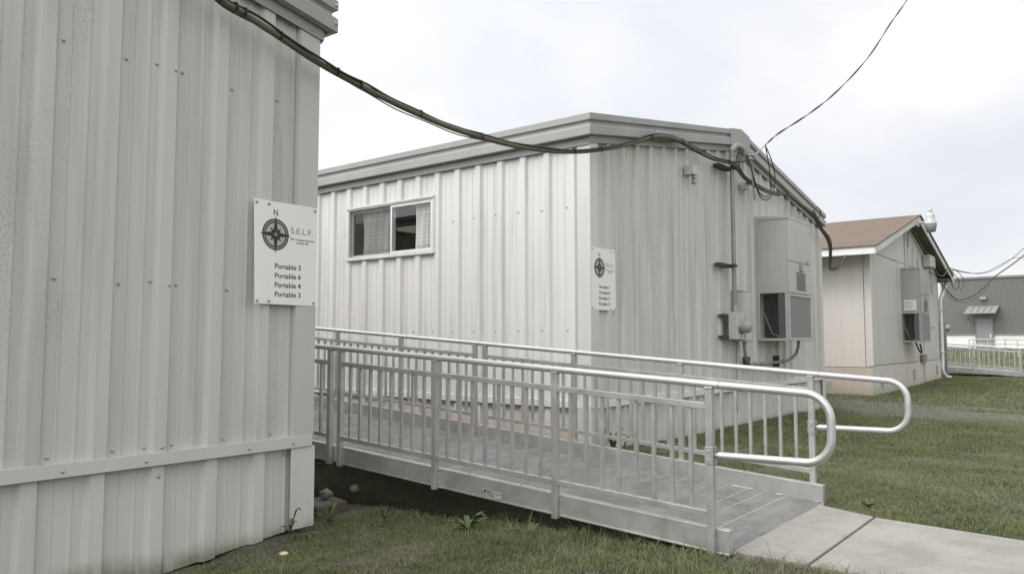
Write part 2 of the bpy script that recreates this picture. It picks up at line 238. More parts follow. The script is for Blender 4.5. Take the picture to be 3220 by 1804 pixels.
# ------------------------------------------------------------------ object helpers
def tag(o, label=None, cat=None, group=None, kind=None):
    if label: o['label'] = label
    if cat: o['category'] = cat
    if group: o['group'] = group
    if kind: o['kind'] = kind
    return o
def thing(name, label, cat, loc=(0, 0, 0), group=None):
    o = bpy.data.objects.new(name, None); o.empty_display_size = 0.2; o.location = loc; col.objects.link(o)
    return tag(o, label, cat, group)
class MB:
    def __init__(s): s.v = []; s.f = []; s.sm = []
    def add(s, vs, fs, smooth_=False):
        n = len(s.v); s.v += [tuple(v) for v in vs]
        for f in fs: s.f.append(tuple(i + n for i in f)); s.sm.append(smooth_)
        return s
    def box(s, a, b):
        (x0, y0, z0), (x1, y1, z1) = a, b
        x0, x1 = sorted((x0, x1)); y0, y1 = sorted((y0, y1)); z0, z1 = sorted((z0, z1))
        return s.add([(x0, y0, z0), (x1, y0, z0), (x1, y1, z0), (x0, y1, z0), (x0, y0, z1), (x1, y0, z1), (x1, y1, z1), (x0, y1, z1)],
                     [(0, 3, 2, 1), (4, 5, 6, 7), (0, 1, 5, 4), (1, 2, 6, 5), (2, 3, 7, 6), (3, 0, 4, 7)])
    def hexa(s, p):  # 8 points, bottom ring then top ring
        return s.add(p, [(0, 3, 2, 1), (4, 5, 6, 7), (0, 1, 5, 4), (1, 2, 6, 5), (2, 3, 7, 6), (3, 0, 4, 7)])
    def beam(s, p, q, w, h, up=(0, 0, 1)):
        p = Vector(p); q = Vector(q); d = (q - p).normalized(); u = Vector(up); sd_ = d.cross(u).normalized(); u = sd_.cross(d).normalized()
        P = []
        for c in (p, q):
            for a, b_ in ((-1, -1), (1, -1), (1, 1), (-1, 1)): P.append(c + sd_ * a * w / 2 + u * b_ * h / 2)
        return s.add(P, [(0, 1, 2, 3), (7, 6, 5, 4), (0, 4, 5, 1), (1, 5, 6, 2), (2, 6, 7, 3), (3, 7, 4, 0)])
    def tube(s, pts, r, seg=12, caps=True):
        pts = [Vector(p) for p in pts]; n = len(pts); rr = r if isinstance(r, (list, tuple)) else [r] * n
        T = [((pts[min(i + 1, n - 1)] - pts[max(i - 1, 0)]).normalized()) for i in range(n)]
        ref = Vector((0, 0, 1)) if abs(T[0].z) < 0.9 else Vector((1, 0, 0)); u = T[0].cross(ref).normalized(); vs = []
        for i in range(n):
            u = (u - T[i] * u.dot(T[i])).normalized(); v = T[i].cross(u)
            for k in range(seg):
                a = 2 * math.pi * k / seg; vs.append(pts[i] + (u * math.cos(a) + v * math.sin(a)) * rr[i])
        fs = [(i * seg + k, i * seg + (k + 1) % seg, (i + 1) * seg + (k + 1) % seg, (i + 1) * seg + k) for i in range(n - 1) for k in range(seg)]
        s.add(vs, fs, True)
        if caps: s.add([vs[k] for k in range(seg)], [tuple(range(seg))[::-1]]); s.add([vs[(n - 1) * seg + k] for k in range(seg)], [tuple(range(seg))])
        return s
    def lathe(s, c, prof, axis='z', seg=24):
        vs = []; c = Vector(c)
        for r, h in prof:
            for k in range(seg):
                a = 2 * math.pi * k / seg; x, y = r * math.cos(a), r * math.sin(a)
                vs.append(c + (Vector((x, y, h)) if axis == 'z' else (Vector((x, -h, y)) if axis == 'y' else Vector((h, x, y)))))
        n = len(prof); s.add(vs, [(i * seg + k, i * seg + (k + 1) % seg, (i + 1) * seg + (k + 1) % seg, (i + 1) * seg + k) for i in range(n - 1) for k in range(seg)], True)
        for i, rv in ((0, True), (n - 1, False)):
            if prof[i][0] > 1e-4: s.add([vs[i * seg + k] for k in range(seg)], [tuple(range(seg))[::-1] if rv else tuple(range(seg))])
        return s
    def prism(s, poly, y0, y1, axis='y'):
        """poly of (a, b) extruded along axis; y: (x, z), x: (y, z), z: (x, y)"""
        f = {'y': lambda a, b, t: (a, t, b), 'x': lambda a, b, t: (t, a, b), 'z': lambda a, b, t: (a, b, t)}[axis]
        n = len(poly); vs = [f(a, b, y0) for a, b in poly] + [f(a, b, y1) for a, b in poly]
        return s.add(vs, [tuple(range(n))[::-1], tuple(range(n, 2 * n))] + [(i, (i + 1) % n, n + (i + 1) % n, n + i) for i in range(n)])
    def build(s, name, m, parent=None, bevel=0, origin=True):
        me = bpy.data.meshes.new(name); V_ = np.array(s.v, float)
        o0 = np.array([(V_[:, 0].min() + V_[:, 0].max()) / 2, (V_[:, 1].min() + V_[:, 1].max()) / 2, V_[:, 2].min()]) if origin else np.zeros(3)
        o = bpy.data.objects.new(name, me)
        pl = Vector((0, 0, 0))
        q = parent
        while q is not None: pl = pl + q.location; q = q.parent
        # keep mesh data in world axes so that procedural textures stay continuous; the offset goes to the object
        me.from_pydata([tuple(v) for v in (V_ - np.array(pl))], [], s.f); me.polygons.foreach_set('use_smooth', s.sm)
        bm = bmesh.new(); bm.from_mesh(me); bmesh.ops.recalc_face_normals(bm, faces=bm.faces) if len(s.f) < 60000 else None; bm.to_mesh(me); bm.free()
        me.materials.append(M[m] if isinstance(m, str) else m); me.update()
        col.objects.link(o)
        if parent is not None: o.parent = parent
        if bevel:
            bv = o.modifiers.new('bevel', 'BEVEL'); bv.width = bevel; bv.segments = 2; bv.limit_method = 'ANGLE'; bv.angle_limit = R(40)
        return o
def struct(name, mb, m): return tag(mb.build(name, m), kind='structure')
def arc(c, r, a0, a1, n, ax=1, plane='yz'):
    out_ = []
    for i in range(n + 1):
        a = R(a0 + (a1 - a0) * i / n); p, q = r * math.cos(a), r * math.sin(a)
        out_.append(Vector((c[0], c[1] + p, c[2] + q)) if plane == 'yz' else Vector((c[0] + p, c[1], c[2] + q)))
    return out_
def crv(pts, n=8):  # catmull-rom
    P = [Vector(p) for p in pts]; P = [P[0] * 2 - P[1]] + P + [P[-1] * 2 - P[-2]]; o = []
    for i in range(1, len(P) - 2):
        for k in range(n):
            t = k / n; a, b_, c, d = P[i - 1], P[i], P[i + 1], P[i + 2]
            o.append(0.5 * ((2 * b_) + (-a + c) * t + (2 * a - 5 * b_ + 4 * c - d) * t * t + (-a + 3 * b_ - 3 * c + d) * t ** 3))
    o.append(P[-2]); return o

# ------------------------------------------------------------------ ground
CP = np.array([(0, 4, -1.2), (2.15, 3.97, -1.21), (3.1, 3.97, -1.16), (2.3, 3.1, -1.12), (3, 2.3, -1.1), (3.74, 1.6, -1.085), (4.4, .4, -1.085), (5.6, 1.5, -1.095), (5.3, .3, -1.085),
    (4.2, 5, -1.18), (4.5, 8, -1.12), (6.33, 4.0, -1.05), (6.33, 6.4, -1.0), (6.3, 9, -0.95), (8.7, 3.98, -1.095), (10.4, 3.98, -1.10), (13.6, 3.98, -1.125), (9, 1, -1.10), (12, -1, -1.1),
    (15, 4, -1.12), (17.2, 4, -1.10), (20, 2, -1.08), (24.7, 4, -1.03), (28, 3, -1.09), (28, 0, -1.08), (31, 4, -1.08), (45, 5, -0.8), (60, 7, -0.5), (60, -10, -0.5), (60, 25, -0.5), (90, 0, -0.3), (90, 40, -.3),
    (-10, 0, -1.2), (0, -10, -1.1), (20, -20, -1.1), (0, 30, -0.9), (20, 30, -0.9), (120, 90, 0.0), (-60, -60, -1.1), (-60, 60, -1.0), (60, -80, -.6)])
def gz(x, y):
    x = np.asarray(x, float); y = np.asarray(y, float); d2 = (x[..., None] - CP[:, 0]) ** 2 + (y[..., None] - CP[:, 1]) ** 2 + 0.02
    wt = 1 / d2 ** 1.7; return (wt * CP[:, 2]).sum(-1) / wt.sum(-1)
def gax(edges):
    o = []
    for a, b_, st in edges: o += list(np.arange(a, b_, st))
    return np.array(o)
gx = gax([(-400, -60, 40), (-60, -5, 5), (-5, 1, .5), (1, 8, .08), (8, 18, .2), (18, 34, .5), (34, 70, 3), (70, 600, 40)])
gy = gax([(-400, -60, 40), (-60, -6, 5), (-6, 0, .4), (0, 5, .08), (5, 12, .4), (12, 60, 4), (60, 600, 40)])
X_, Y_ = np.meshgrid(gx, gy, indexing='ij'); Z_ = gz(X_, Y_)
bump_ = np.array([[mnoise.noise(Vector((a * 1.7, b_ * 1.7, 0))) * .018 + mnoise.noise(Vector((a * 6, b_ * 6, 3))) * .008 for b_ in gy] for a in gx])
WALKX = lambda y: np.interp(y, [-3, 0.44, 1.21, 1.58], [4.55, 5.03, 5.14, 5.30])
tr_ = np.clip((X_ - 3.86) / .22, 0, 1) * np.clip((5.55 - X_) / .2, 0, 1) * np.clip((Y_ - 1.9) / 1.2, 0, 1) * np.clip((12 - Y_) / 1, 0, 1); bump_ -= .38 * tr_  # ground under the ramp sunk into an added hollow to keep it dark
nearwalk = (X_ > 3.4) & (X_ < 5.6) & (Y_ < 1.9) & (Y_ > -6); bump_[nearwalk] *= 0.15
Z_ = Z_ + bump_
ng, mg = len(gx), len(gy)
gm = MB(); gm.v = [(float(a), float(b_), float(c)) for a, b_, c in zip(X_.ravel(), Y_.ravel(), Z_.ravel())]
gm.f = [(i * mg + j, (i + 1) * mg + j, (i + 1) * mg + j + 1, i * mg + j + 1) for i in range(ng - 1) for j in range(mg - 1)]; gm.sm = [True] * len(gm.f)
gobj = gm.build('ground', 'ground'); tag(gobj, kind='structure')

# sidewalk: two slabs with a tooled joint
def slab(poly, ztop, name):
    b_ = MB(); b_.prism(poly, ztop - 0.12, ztop, 'z'); return b_
sw = MB()
sw.prism([(3.855, 1.222), (5.135, 1.222), (5.30, 1.60), (3.858, 1.60)], -1.19, -1.058, 'z')
sw.prism([(3.79, -0.30), (4.93, -0.33), (5.03, 0.44), (5.128, 1.208), (3.854, 1.208)], -1.19, -1.060, 'z')
sw.prism([(3.49, -2.2), (4.63, -2.2), (4.925, -0.345), (3.785, -0.315)], -1.19, -1.063, 'z')
swo = sw.build('sidewalk', 'concrete', None, 0.006); tag(swo, kind='structure')

# ------------------------------------------------------------------ ribbed siding
def rib_profile(u0, u1, phase, pitch=0.3048):
    k0 = int(math.floor((u0 - phase) / pitch)) - 1; k1 = int(math.ceil((u1 - phase) / pitch)) + 1; pts = []
    for k in range(k0, k1 + 1):
        c = phase + k * pitch
        for du, o_ in ((-.055, 0), (-.033, .032), (.033, .032), (.055, 0), (.096, 0), (.102, .005), (.112, .005), (.118, 0), (.185, 0), (.191, .005), (.201, .005), (.207, 0)): pts.append((c + du, o_))
    o = []; us = [p[0] for p in pts]; os_ = [p[1] for p in pts]
    o.append((u0, float(np.interp(u0, us, os_)))); o += [(a, b_) for a, b_ in pts if u0 + 1e-4 < a < u1 - 1e-4]; o.append((u1, float(np.interp(u1, us, os_)))); return o
def siding(mb, axis, plane, u0, u1, z0, z1, phase, sgn=-1, th=0.004):
    """axis 'x': wall runs along x, faces sgn*y at y=plane; axis 'y': runs along y, faces sgn*x at x=plane. z1 may be a function of u"""
    P = rib_profile(u0, u1, phase); zf = z1 if callable(z1) else (lambda u: z1); zb = z0 if callable(z0) else (lambda u: z0)
    vs = []
    for u, o_ in P:
        for oo in (0, -th):
            d = plane + sgn * (o_ + oo)
            for z in (zb(u), zf(u)): vs.append((u, d, z) if axis == 'x' else (d, u, z))
    fs = []
    for i in range(len(P) - 1):
        a = i * 4; b_ = a + 4; fs += [(a, b_, b_ + 1, a + 1), (a + 2, a + 3, b_ + 3, b_ + 2), (a + 1, b_ + 1, b_ + 3, a + 3), (a, a + 2, b_ + 2, b_)]
    n = (len(P) - 1) * 4; fs += [(0, 1, 3, 2), (n, n + 2, n + 3, n + 1)]
    return mb.add(vs, fs)
screw_me = {}
def screw(parent, p, axis='y', r=0.0055, name='screw'):
    key = (axis, r)
    if key not in screw_me:
        b_ = MB(); b_.lathe((0, 0, 0), [(r * 1.7, 0), (r * 1.7, .002), (r, .003), (r * .9, .007), (0.0001, .008)], 'y', 10) if axis == 'y' else b_.lathe((0, 0, 0), [(r * 1.7, 0), (r * 1.7, -.002), (r, -.003), (r * .9, -.007), (0.0001, -.008)], 'x', 10)
        me = bpy.data.meshes.new('screw'); me.from_pydata(b_.v, [], b_.f); me.polygons.foreach_set('use_smooth', b_.sm); me.materials.append(M['screw']); screw_me[key] = me
    o = bpy.data.objects.new(name, screw_me[key]); o.parent = parent; o.location = Vector(p) - parent.location; col.objects.link(o); return o

def portable(name, label, xw, wy, zg, msid_g, msid_l, mtrim, mskg, mskl, ph_g, ph_l, ylen, window=None, side='l', zb=None):
    """steel portable: gable wall on plane y=wy facing -y, from xw to xw+7.47; long wall faces -x at xw"""
    W = 7.40; xr = xw + W; xm = xw + W / 2; T = thing(name, label, 'portable building', (xm, wy, -1.1))
    ztr0, ztr1 = -0.642, -0.575
    zroof = lambda u: 2.86 - 0.172 * abs(u - xm)            # top of the fascia
    zw = lambda u: zroof(u) - 0.20
    g = MB(); siding(g, 'x', wy, xw + .11, xr - .11, ztr1 - .003, zw, ph_g); g.build('gable_siding', msid_g, T)
    l = MB()
    if window:
        (ya, yb, za, zb_) = window
        siding(l, 'y', xw, wy + .11, ya, ztr1 - .003, 2.06, ph_l); siding(l, 'y', xw, yb, wy + ylen, ztr1 - .003, 2.06, ph_l)
        siding(l, 'y', xw, ya, yb, ztr1 - .003, za, ph_l); siding(l, 'y', xw, ya, yb, zb_, 2.06, ph_l)
    else: siding(l, 'y', xw, wy + .11, wy + ylen, ztr1 - .003, 2.06, ph_l)
    l.build('long_siding', msid_l, T)
    r = MB(); siding(r, 'y', xr, wy + .11, wy + ylen, ztr1 - .003, 2.06, ph_l, +1); siding(r, 'x', wy + ylen, xw, xr, -1.2, 2.0, ph_g, +1)
    r.build('rear_siding', msid_l, T)
    # corner trims
    for cx_, sx, nm in ((xw, -1, 'corner_trim'), (xr, 1, 'corner_trim')):
        c = MB(); d0 = .034
        pl = [(cx_ + sx * d0, wy - d0), (cx_ - sx * .115, wy - d0), (cx_ - sx * .122, wy - .002), (cx_ - sx * .118, wy + .004), (cx_ - sx * .108, wy - d0 + .005), (cx_ + sx * (d0 - .005), wy - d0 + .005), (cx_ + sx * (d0 - .005), wy + .108), (cx_ - sx * .004, wy + .118), (cx_ + sx * .002, wy + .122), (cx_ + sx * d0, wy + .115)]
        c.prism(pl, ztr1, 2.045, 'z'); c.build(nm, mtrim[1] if False else mtrim[0], T)
    # base flashing band
    tb = MB()
    tb.prism([(wy + .01, ztr1 + .004), (wy - .040, ztr1), (wy - .046, ztr0 + .004), (wy - .040, ztr0), (wy - .038, ztr1 - .006), (wy + .01, ztr1 - .004)], xw - .036, xr + .016, 'x')
    tb.prism([(xw + .01, ztr1 + .003), (xw - .040, ztr1 - .001), (xw - .046, ztr0 + .003), (xw - .040, ztr0 - .001), (xw - .038, ztr1 - .008), (xw + .01, ztr1 - .006)], wy - .039, wy + ylen, 'y')
    tb.build('base_flashing', mtrim[0], T)
    sk = MB(); zfun = (lambda u: float(gz(u, wy)) - .05) if zb is None else zb
    siding(sk, 'x', wy + .012, xw + .10, xr - .10, zfun, ztr0 + .03, ph_g); sk.build('gable_skirting', mskg, T)
    sk2 = MB(); siding(sk2, 'y', xw + .012, wy + .10, wy + ylen, lambda u: -1.1 if u > wy + .1 else -1.1, ztr0 + .03, ph_l); sk2.build('long_skirting', mskl, T); sk2 = MB(); siding(sk2, 'y', xr - .012, wy + .1, wy + ylen, -1.2, ztr1, ph_l, +1); sk2.build('long_skirting', mskl, T)
    for cx_, sx in ((xw, -1), (xr, 1)):
        c = MB(); d0 = .036; zlo = float(gz(cx_, wy)) + (0.02 if name == 'near' else -.03)
        if zb is not None: zlo = zb(cx_)
        dx0 = .044; c.prism([(cx_ + sx * dx0, wy - d0), (cx_ - sx * .13, wy - d0), (cx_ - sx * .13, wy - d0 + .005), (cx_ + sx * (dx0 - .005), wy - d0 + .005), (cx_ + sx * (dx0 - .005), wy + .12), (cx_ + sx * dx0, wy + .12)], zlo, ztr0 + .002, 'z'); c.build('skirting_corner', mskg, T)
    # dark crawl space behind skirting so light does not leak
    c = MB(); c.box((xw + .04, wy + .05, -1.4), (xr - .04, wy + ylen - .05, -.60)); c.build('crawl_space_lining', 'inside', T)
    # fascia: stepped profile, rake on the gable and level along the eaves
    OX, OY = .124, .097
    prof = [(0.0, 0.0), (0.0, -.062), (-.028, -.075), (-.028, -.095), (-.006, -.112), (0.0, -.125), (0.0, -.208), (-.040, -.212), (-.045, -.195), (-.045, 0.0)]  # (outward, down)
    f = MB()
    for s0, s1 in (((xw - OX), xm - .02), (xm + .02, xr + OX)):
        mL, mR = (1, 0) if s0 < xm - .1 else (0, 1)
        A = [(s0 - mL * o_, wy - OY - o_, zroof(s0) + z) for o_, z in prof]; B = [(s1 + mR * o_, wy - OY - o_, zroof(s1) + z) for o_, z in prof]
        n = len(prof); f.add(A + B, [tuple(range(n)), tuple(range(2 * n - 1, n - 1, -1))] + [(i, (i + 1) % n, n + (i + 1) % n, n + i) for i in range(n)])
    f.build('gable_fascia', 'fascia', T)
    ze = zroof(xw - OX)
    for cx_, sx in ((xw - OX, -1), (xr + OX, 1)):
        f = MB(); A = [(cx_ + sx * o_, wy - OY - o_ + .001, ze + z) for o_, z in prof]; B = [(cx_ + sx * o_, wy + ylen + .06, ze + z) for o_, z in prof]; n = len(prof); f.add(A + B, [tuple(range(n)), tuple(range(2 * n - 1, n - 1, -1))] + [(i, (i + 1) % n, n + (i + 1) % n, n + i) for i in range(n)]); f.build('eave_fascia', 'fascia', T)
    # soffit trim: lower step under the fascia against the wall
    s = MB()
    for s0, s1 in ((xw - .055, xm), (xm, xr + .055)):
        for dz0, dz1, y0, y1 in ((-.208, -.20, wy - OY + .036, wy + .02), (-.285, -.205, wy - .045, wy - .039)):
            s.hexa([(s0, y0, zroof(s0) + dz0), (s1, y0, zroof(s1) + dz0), (s1, y1, zroof(s1) + dz0), (s0, y1, zroof(s0) + dz0), (s0, y0, zroof(s0) + dz1), (s1, y0, zroof(s1) + dz1), (s1, y1, zroof(s1) + dz1), (s0, y1, zroof(s0) + dz1)])
    s.box((xw - .050, wy - .038, ze - .285), (xw - .044, wy + ylen, ze - .207)); s.box((xw - OX + .04, wy - .03, ze - .207), (xw, wy + ylen, ze - .200))
    s.box((xr + .044, wy - .038, ze - .285), (xr + .050, wy + ylen, ze - .207)); s.box((xr, wy - .03, ze - .207), (xr + OX - .04, wy + ylen, ze - .200))
    s.build('soffit_trim', 'fascia', T)
    rf = MB(); y0, y1 = wy - OY + .012, wy + ylen + .06
    for s0, s1 in ((xw - OX + .012, xm), (xm, xr + OX - .012)):
        rf.hexa([(s0, y0, zroof(s0) - .05), (s1, y0, zroof(s1) - .05), (s1, y1, zroof(s1) - .05), (s0, y1, zroof(s0) - .05), (s0, y0, zroof(s0) - .012), (s1, y0, zroof(s1) - .012), (s1, y1, zroof(s1) - .012), (s0, y1, zroof(s0) - .012)])
    rf.build('roof', 'roof', T)
    # ridge cap folded over the fascia
    rc = MB(); P = [(xm - .34, zroof(xm - .34) + .012), (xm, zroof(xm) + .012), (xm + .32, zroof(xm + .32) + .012), (xm + .32, zroof(xm + .32) - .215), (xm, zroof(xm) - .19), (xm - .34, zroof(xm - .34) - .170)]
    P = [(xm - .36, zroof(xm - .36) + .012), (xm, zroof(xm) + .012), (xm + .30, zroof(xm + .30) + .012), (xm + .30, zroof(xm + .30) - .225), (xm, zroof(xm) - .222), (xm - .36, zroof(xm - .36) - .215)]
    rc.prism(P, wy - OY - .010, wy - OY + .03, 'y'); rc.hexa([(xm - .36, wy - OY, zroof(xm - .36) - .011), (xm, wy - OY, zroof(xm) - .011), (xm, wy + ylen, zroof(xm) - .011), (xm - .36, wy + ylen, zroof(xm - .36) - .011), (xm - .36, wy - OY, zroof(xm - .36) + .011), (xm, wy - OY, zroof(xm) + .011), (xm, wy + ylen, zroof(xm) + .011), (xm - .36, wy + ylen, zroof(xm - .36) + .011)])
    rc.build('ridge_cap', 'fascia', T, .004)
    # dark liner just behind the siding (stops light leaking through the hollow shell)
    return T, zroof, xm, xr

# near building (left of the picture)
TA, zrA, xmA, xrA = portable('portable_building', 'grey ribbed steel portable at the left edge, nearest to the camera, mildew stained', 3.043 - 7.40, 4.0, -1.15,
    'sidingA', 'sidingA', ('trimA', 'trimA'), 'skirtA', 'skirtA', 1.488, 0.1, 14.0, zb=lambda u: float(np.interp(u, [1.5, 2.15, 3.1], [-1.27, -1.215, -1.12])))
# second building
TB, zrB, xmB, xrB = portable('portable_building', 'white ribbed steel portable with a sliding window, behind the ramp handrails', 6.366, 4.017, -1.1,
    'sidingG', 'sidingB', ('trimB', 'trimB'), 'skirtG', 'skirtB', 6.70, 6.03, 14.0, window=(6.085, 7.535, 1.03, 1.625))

# dirty plinth under the near skirting's lifted corner
b_ = MB(); b_.box((1.0, 4.045, -1.35), (3.01, 4.10, -0.9)); b_.build('foundation_sill', 'block', TA)
# screws on the near wall (rows of roofing screws beside each rib)
def zrow(z0, amp=.006): return z0 + random.uniform(-amp, amp)
for z0, xs in ((0.83 + .63, None),):
    pass
ribsA = [1.488 + .3048 * k for k in range(6)]
for row, zz in (('mid', 1.470), ('low', 0.305)):
    for k, xr_ in enumerate(ribsA[:-1]):
        if xr_ + .075 < 2.98: screw(TA, (xr_ + .076, 4.0 - .001, zz + random.uniform(-.012, .012)))
    screw(TA, (2.98, 4.0 - .001, zz + .01)); screw(TA, (ribsA[2] - .068, 3.999, zz + .012)); screw(TA, (ribsA[2] + .022, 4.0 - .031, zz - .005))
for k, xr_ in enumerate(ribsA):
    screw(TA, (xr_ + .078, 3.999, -.545), r=.006)
screw(TA, (ribsA[2] - .07, 3.999, -.545), r=.006); screw(TA, (ribsA[2] + .01, 4.0 - .031, -.55), r=.006)
for xx in (1.62, 2.02, 2.62, 2.92): screw(TA, (xx, 3.954, -.61), r=.005)
screw(TA, (2.10, 3.981, -.70), r=.007); screw(TA, (2.90, 3.998, -.675), r=.008)
for xx, zz in ((2.13, 1.99), (3.0, 2.02)): screw(TA, (xx, 4.0 - .046, zrA(xx) - .255), r=.007)
for zz in (2.17, 2.05): screw(TA, (3.15, 4.0 - .098, zz), r=.008)
# screws on the second building
ribsB = [6.70 + .3048 * k for k in range(24)]
for zz in (1.36, 0.10):
    for xr_ in ribsB[:22]: screw(TB, (xr_ + .076, 4.016, zz + random.uniform(-.01, .01)), r=.006)
for k in range(12):
    yy = 4.2 + .3048 * k + .076; yy = 6.03 + .3048 * (k - 6) + .076
    for zz in (1.34, .11):
        if 4.12 < yy < 8.2 and not (6.0 < yy < 7.55 and zz > 1): screw(TB, (6.365, yy, zz + random.uniform(-.01, .01)), 'x', .006)

# ------------------------------------------------------------------ window of the second building
ya, yb, za, zb_ = 6.085, 7.535, 1.03, 1.625; xw = 6.366
Wn = MB()
def ring(mb, x0, x1, y0, y1, z0, z1, t):
    mb.box((x0, y0, z0), (x1, y0 + t, z1)); mb.box((x0, y1 - t, z0), (x1, y1, z1)); mb.box((x0, y0 + t, z0), (x1, y1 - t, z0 + t)); mb.box((x0, y0 + t, z1 - t), (x1, y1 - t, z1)); return mb
ring(Wn, xw - .040, xw + .02, ya - .025, yb + .03, za - .03, zb_ + .035, .040); Wn.box((xw - .052, ya - .028, za - .034), (xw - .041, yb + .03, za - .006)); Wn.box((xw - .052, ya - .024, zb_ + .012), (xw - .041, yb + .03, zb_ + .037))
WF = Wn.build('window_frame', 'trimB', TB, .003)
ym = 6.775
s = MB(); ring(s, xw - .030, xw - .006, ya + .016, ym + .012, za + .012, zb_ - .006, .026); s.build('fixed_sash', 'frame', WF, .002)
s = MB(); ring(s, xw + .004, xw + .03, ym - .018, yb - .012, za + .012, zb_ - .006, .026); s.build('sliding_sash', 'frame', WF, .002)
def pane(px, a, b_, c_, d_): s = MB(); s.add([(px, a, c_), (px, b_, c_), (px, b_, d_), (px, a, d_)], [(0, 3, 2, 1)]); return s.build('pane', 'glass', WF)
pane(xw - .018, ya + .040, ym - .012, za + .036, zb_ - .03)
pane(xw + .016, ym + .006, yb - .036, za + .036, zb_ - .03)
s = MB(); s.box((xw - .0165, ym + .012, za + .020), (xw - .0155, yb - .014, zb_ - .014)); s.build('insect_screen', 'screenmesh', WF)
# the room behind
s = MB()
x0, x1, y0, y1, z0, z1 = xw + .06, xw + 6.9, 4.2, 12.0, -.5, 1.95
s.box((x0, y0 - .02, z0), (x1, y0, z1)); s.box((x0, y1, z0), (x1, y1 + .02, z1)); s.box((x1, y0, z0), (x1 + .02, y1, z1)); s.box((x0, y0, z0 - .02), (x1, y1, z0))
s.box((xw + .045, 4.1, -.5), (xw + .06, ya - .03, 1.95)); s.box((xw + .045, yb + .03, -.5), (xw + .06, y1, 1.95)); s.box((xw + .045, ya - .03, -.5), (xw + .06, yb + .03, za - .04)); s.box((xw + .045, ya - .03, zb_ + .03), (xw + .06, yb + .03, 1.95))
s.build('room_lining', 'wallin', TB)
s = MB(); s.box((x0, y0, z1), (x1, y1, z1 + .02)); s.build('ceiling', 'ceil', TB)
for cx_, cy_ in ((8.0, 7.4), (9.8, 9.4)):
    s = MB(); s.box((cx_ - .6, cy_ - .3, z1 - .05), (cx_ + .6, cy_ + .3, z1 - .006)); tag(s.build('ceiling_light', 'lit'), 'lit ceiling light seen through the window, %s' % ('nearer the glass' if cx_ < 9 else 'deeper in the room'), 'ceiling light', 'ceiling lights inside the white portable')
def curtain(y0, y1, label, folds):
    n = 60; vs = []; fs = []
    for j, z in enumerate((0.96, 1.15, 1.35, 1.55, 1.66)):
        for i in range(n + 1):
            u = i / n; pin = 1 - .10 * math.sin(math.pi * min(1, (z - .96) / .7)) ; y = y0 + (y1 - y0) * ((u - .5) * pin + .5)
            vs.append((xw + .085 + .020 * math.sin(u * folds * 2 * math.pi + j * .35) + .01 * math.sin(u * 37 + j), y, z))
    for j in range(4):
        for i in range(n): a = j * (n + 1) + i; fs.append((a, a + 1, a + n + 2, a + n + 1))
    c = MB(); c.add(vs, fs, True); o = c.build('curtain', 'curtain'); md = o.modifiers.new('thickness', 'SOLIDIFY'); md.thickness = .003
    return tag(o, label, 'curtain', 'curtains in the sliding window')
curtain(6.09, 6.50, 'sheer white striped curtain gathered at the right end of the window', 4.2)
curtain(6.86, 7.40, 'sheer white striped curtain behind the screened left pane', 4.5)

# ------------------------------------------------------------------ text and signs
def text_mesh(body, height, width=None, spacing=1.0, bold=0.0):
    cu = bpy.data.curves.new('t', 'FONT'); cu.body = body; cu.size = 1; cu.align_x = 'CENTER'; cu.align_y = 'CENTER'; cu.offset = bold; cu.space_character = spacing; cu.extrude = 0
    o = bpy.data.objects.new('t', cu); col.objects.link(o); bpy.context.view_layer.update()
    me = bpy.data.meshes.new_from_object(o.evaluated_get(bpy.context.evaluated_depsgraph_get())); vs = [v.co.copy() for v in me.vertices]; fs = [tuple(p.vertices) for p in me.polygons]
    bpy.data.objects.remove(o); bpy.data.meshes.remove(me)
    xs = [v.x for v in vs]; ys = [v.y for v in vs]; h = max(ys) - min(ys); cx_, cy_ = (max(xs) + min(xs)) / 2, (max(ys) + min(ys)) / 2
    sy = height / h; sx = sy if width is None else width / (max(xs) - min(xs))
    return [((v.x - cx_) * sx, (v.y - cy_) * sy) for v in vs], fs
def flat_text(mb, body, c, height, width, to3d, spacing=1.0, bold=0.0):
    vs, fs = text_mesh(body, height, width, spacing, bold); mb.add([to3d(c[0] + a, c[1] + b_) for a, b_ in vs], fs)
def annulus(mb, c, r0, r1, to3d, seg=48):
    vs = [to3d(c[0] + r * math.cos(2 * math.pi * k / seg), c[1] + r * math.sin(2 * math.pi * k / seg)) for r in (max(r0, 1e-5), r1) for k in range(seg)]
    mb.add(vs, [(k, (k + 1) % seg, seg + (k + 1) % seg, seg + k) for k in range(seg)])
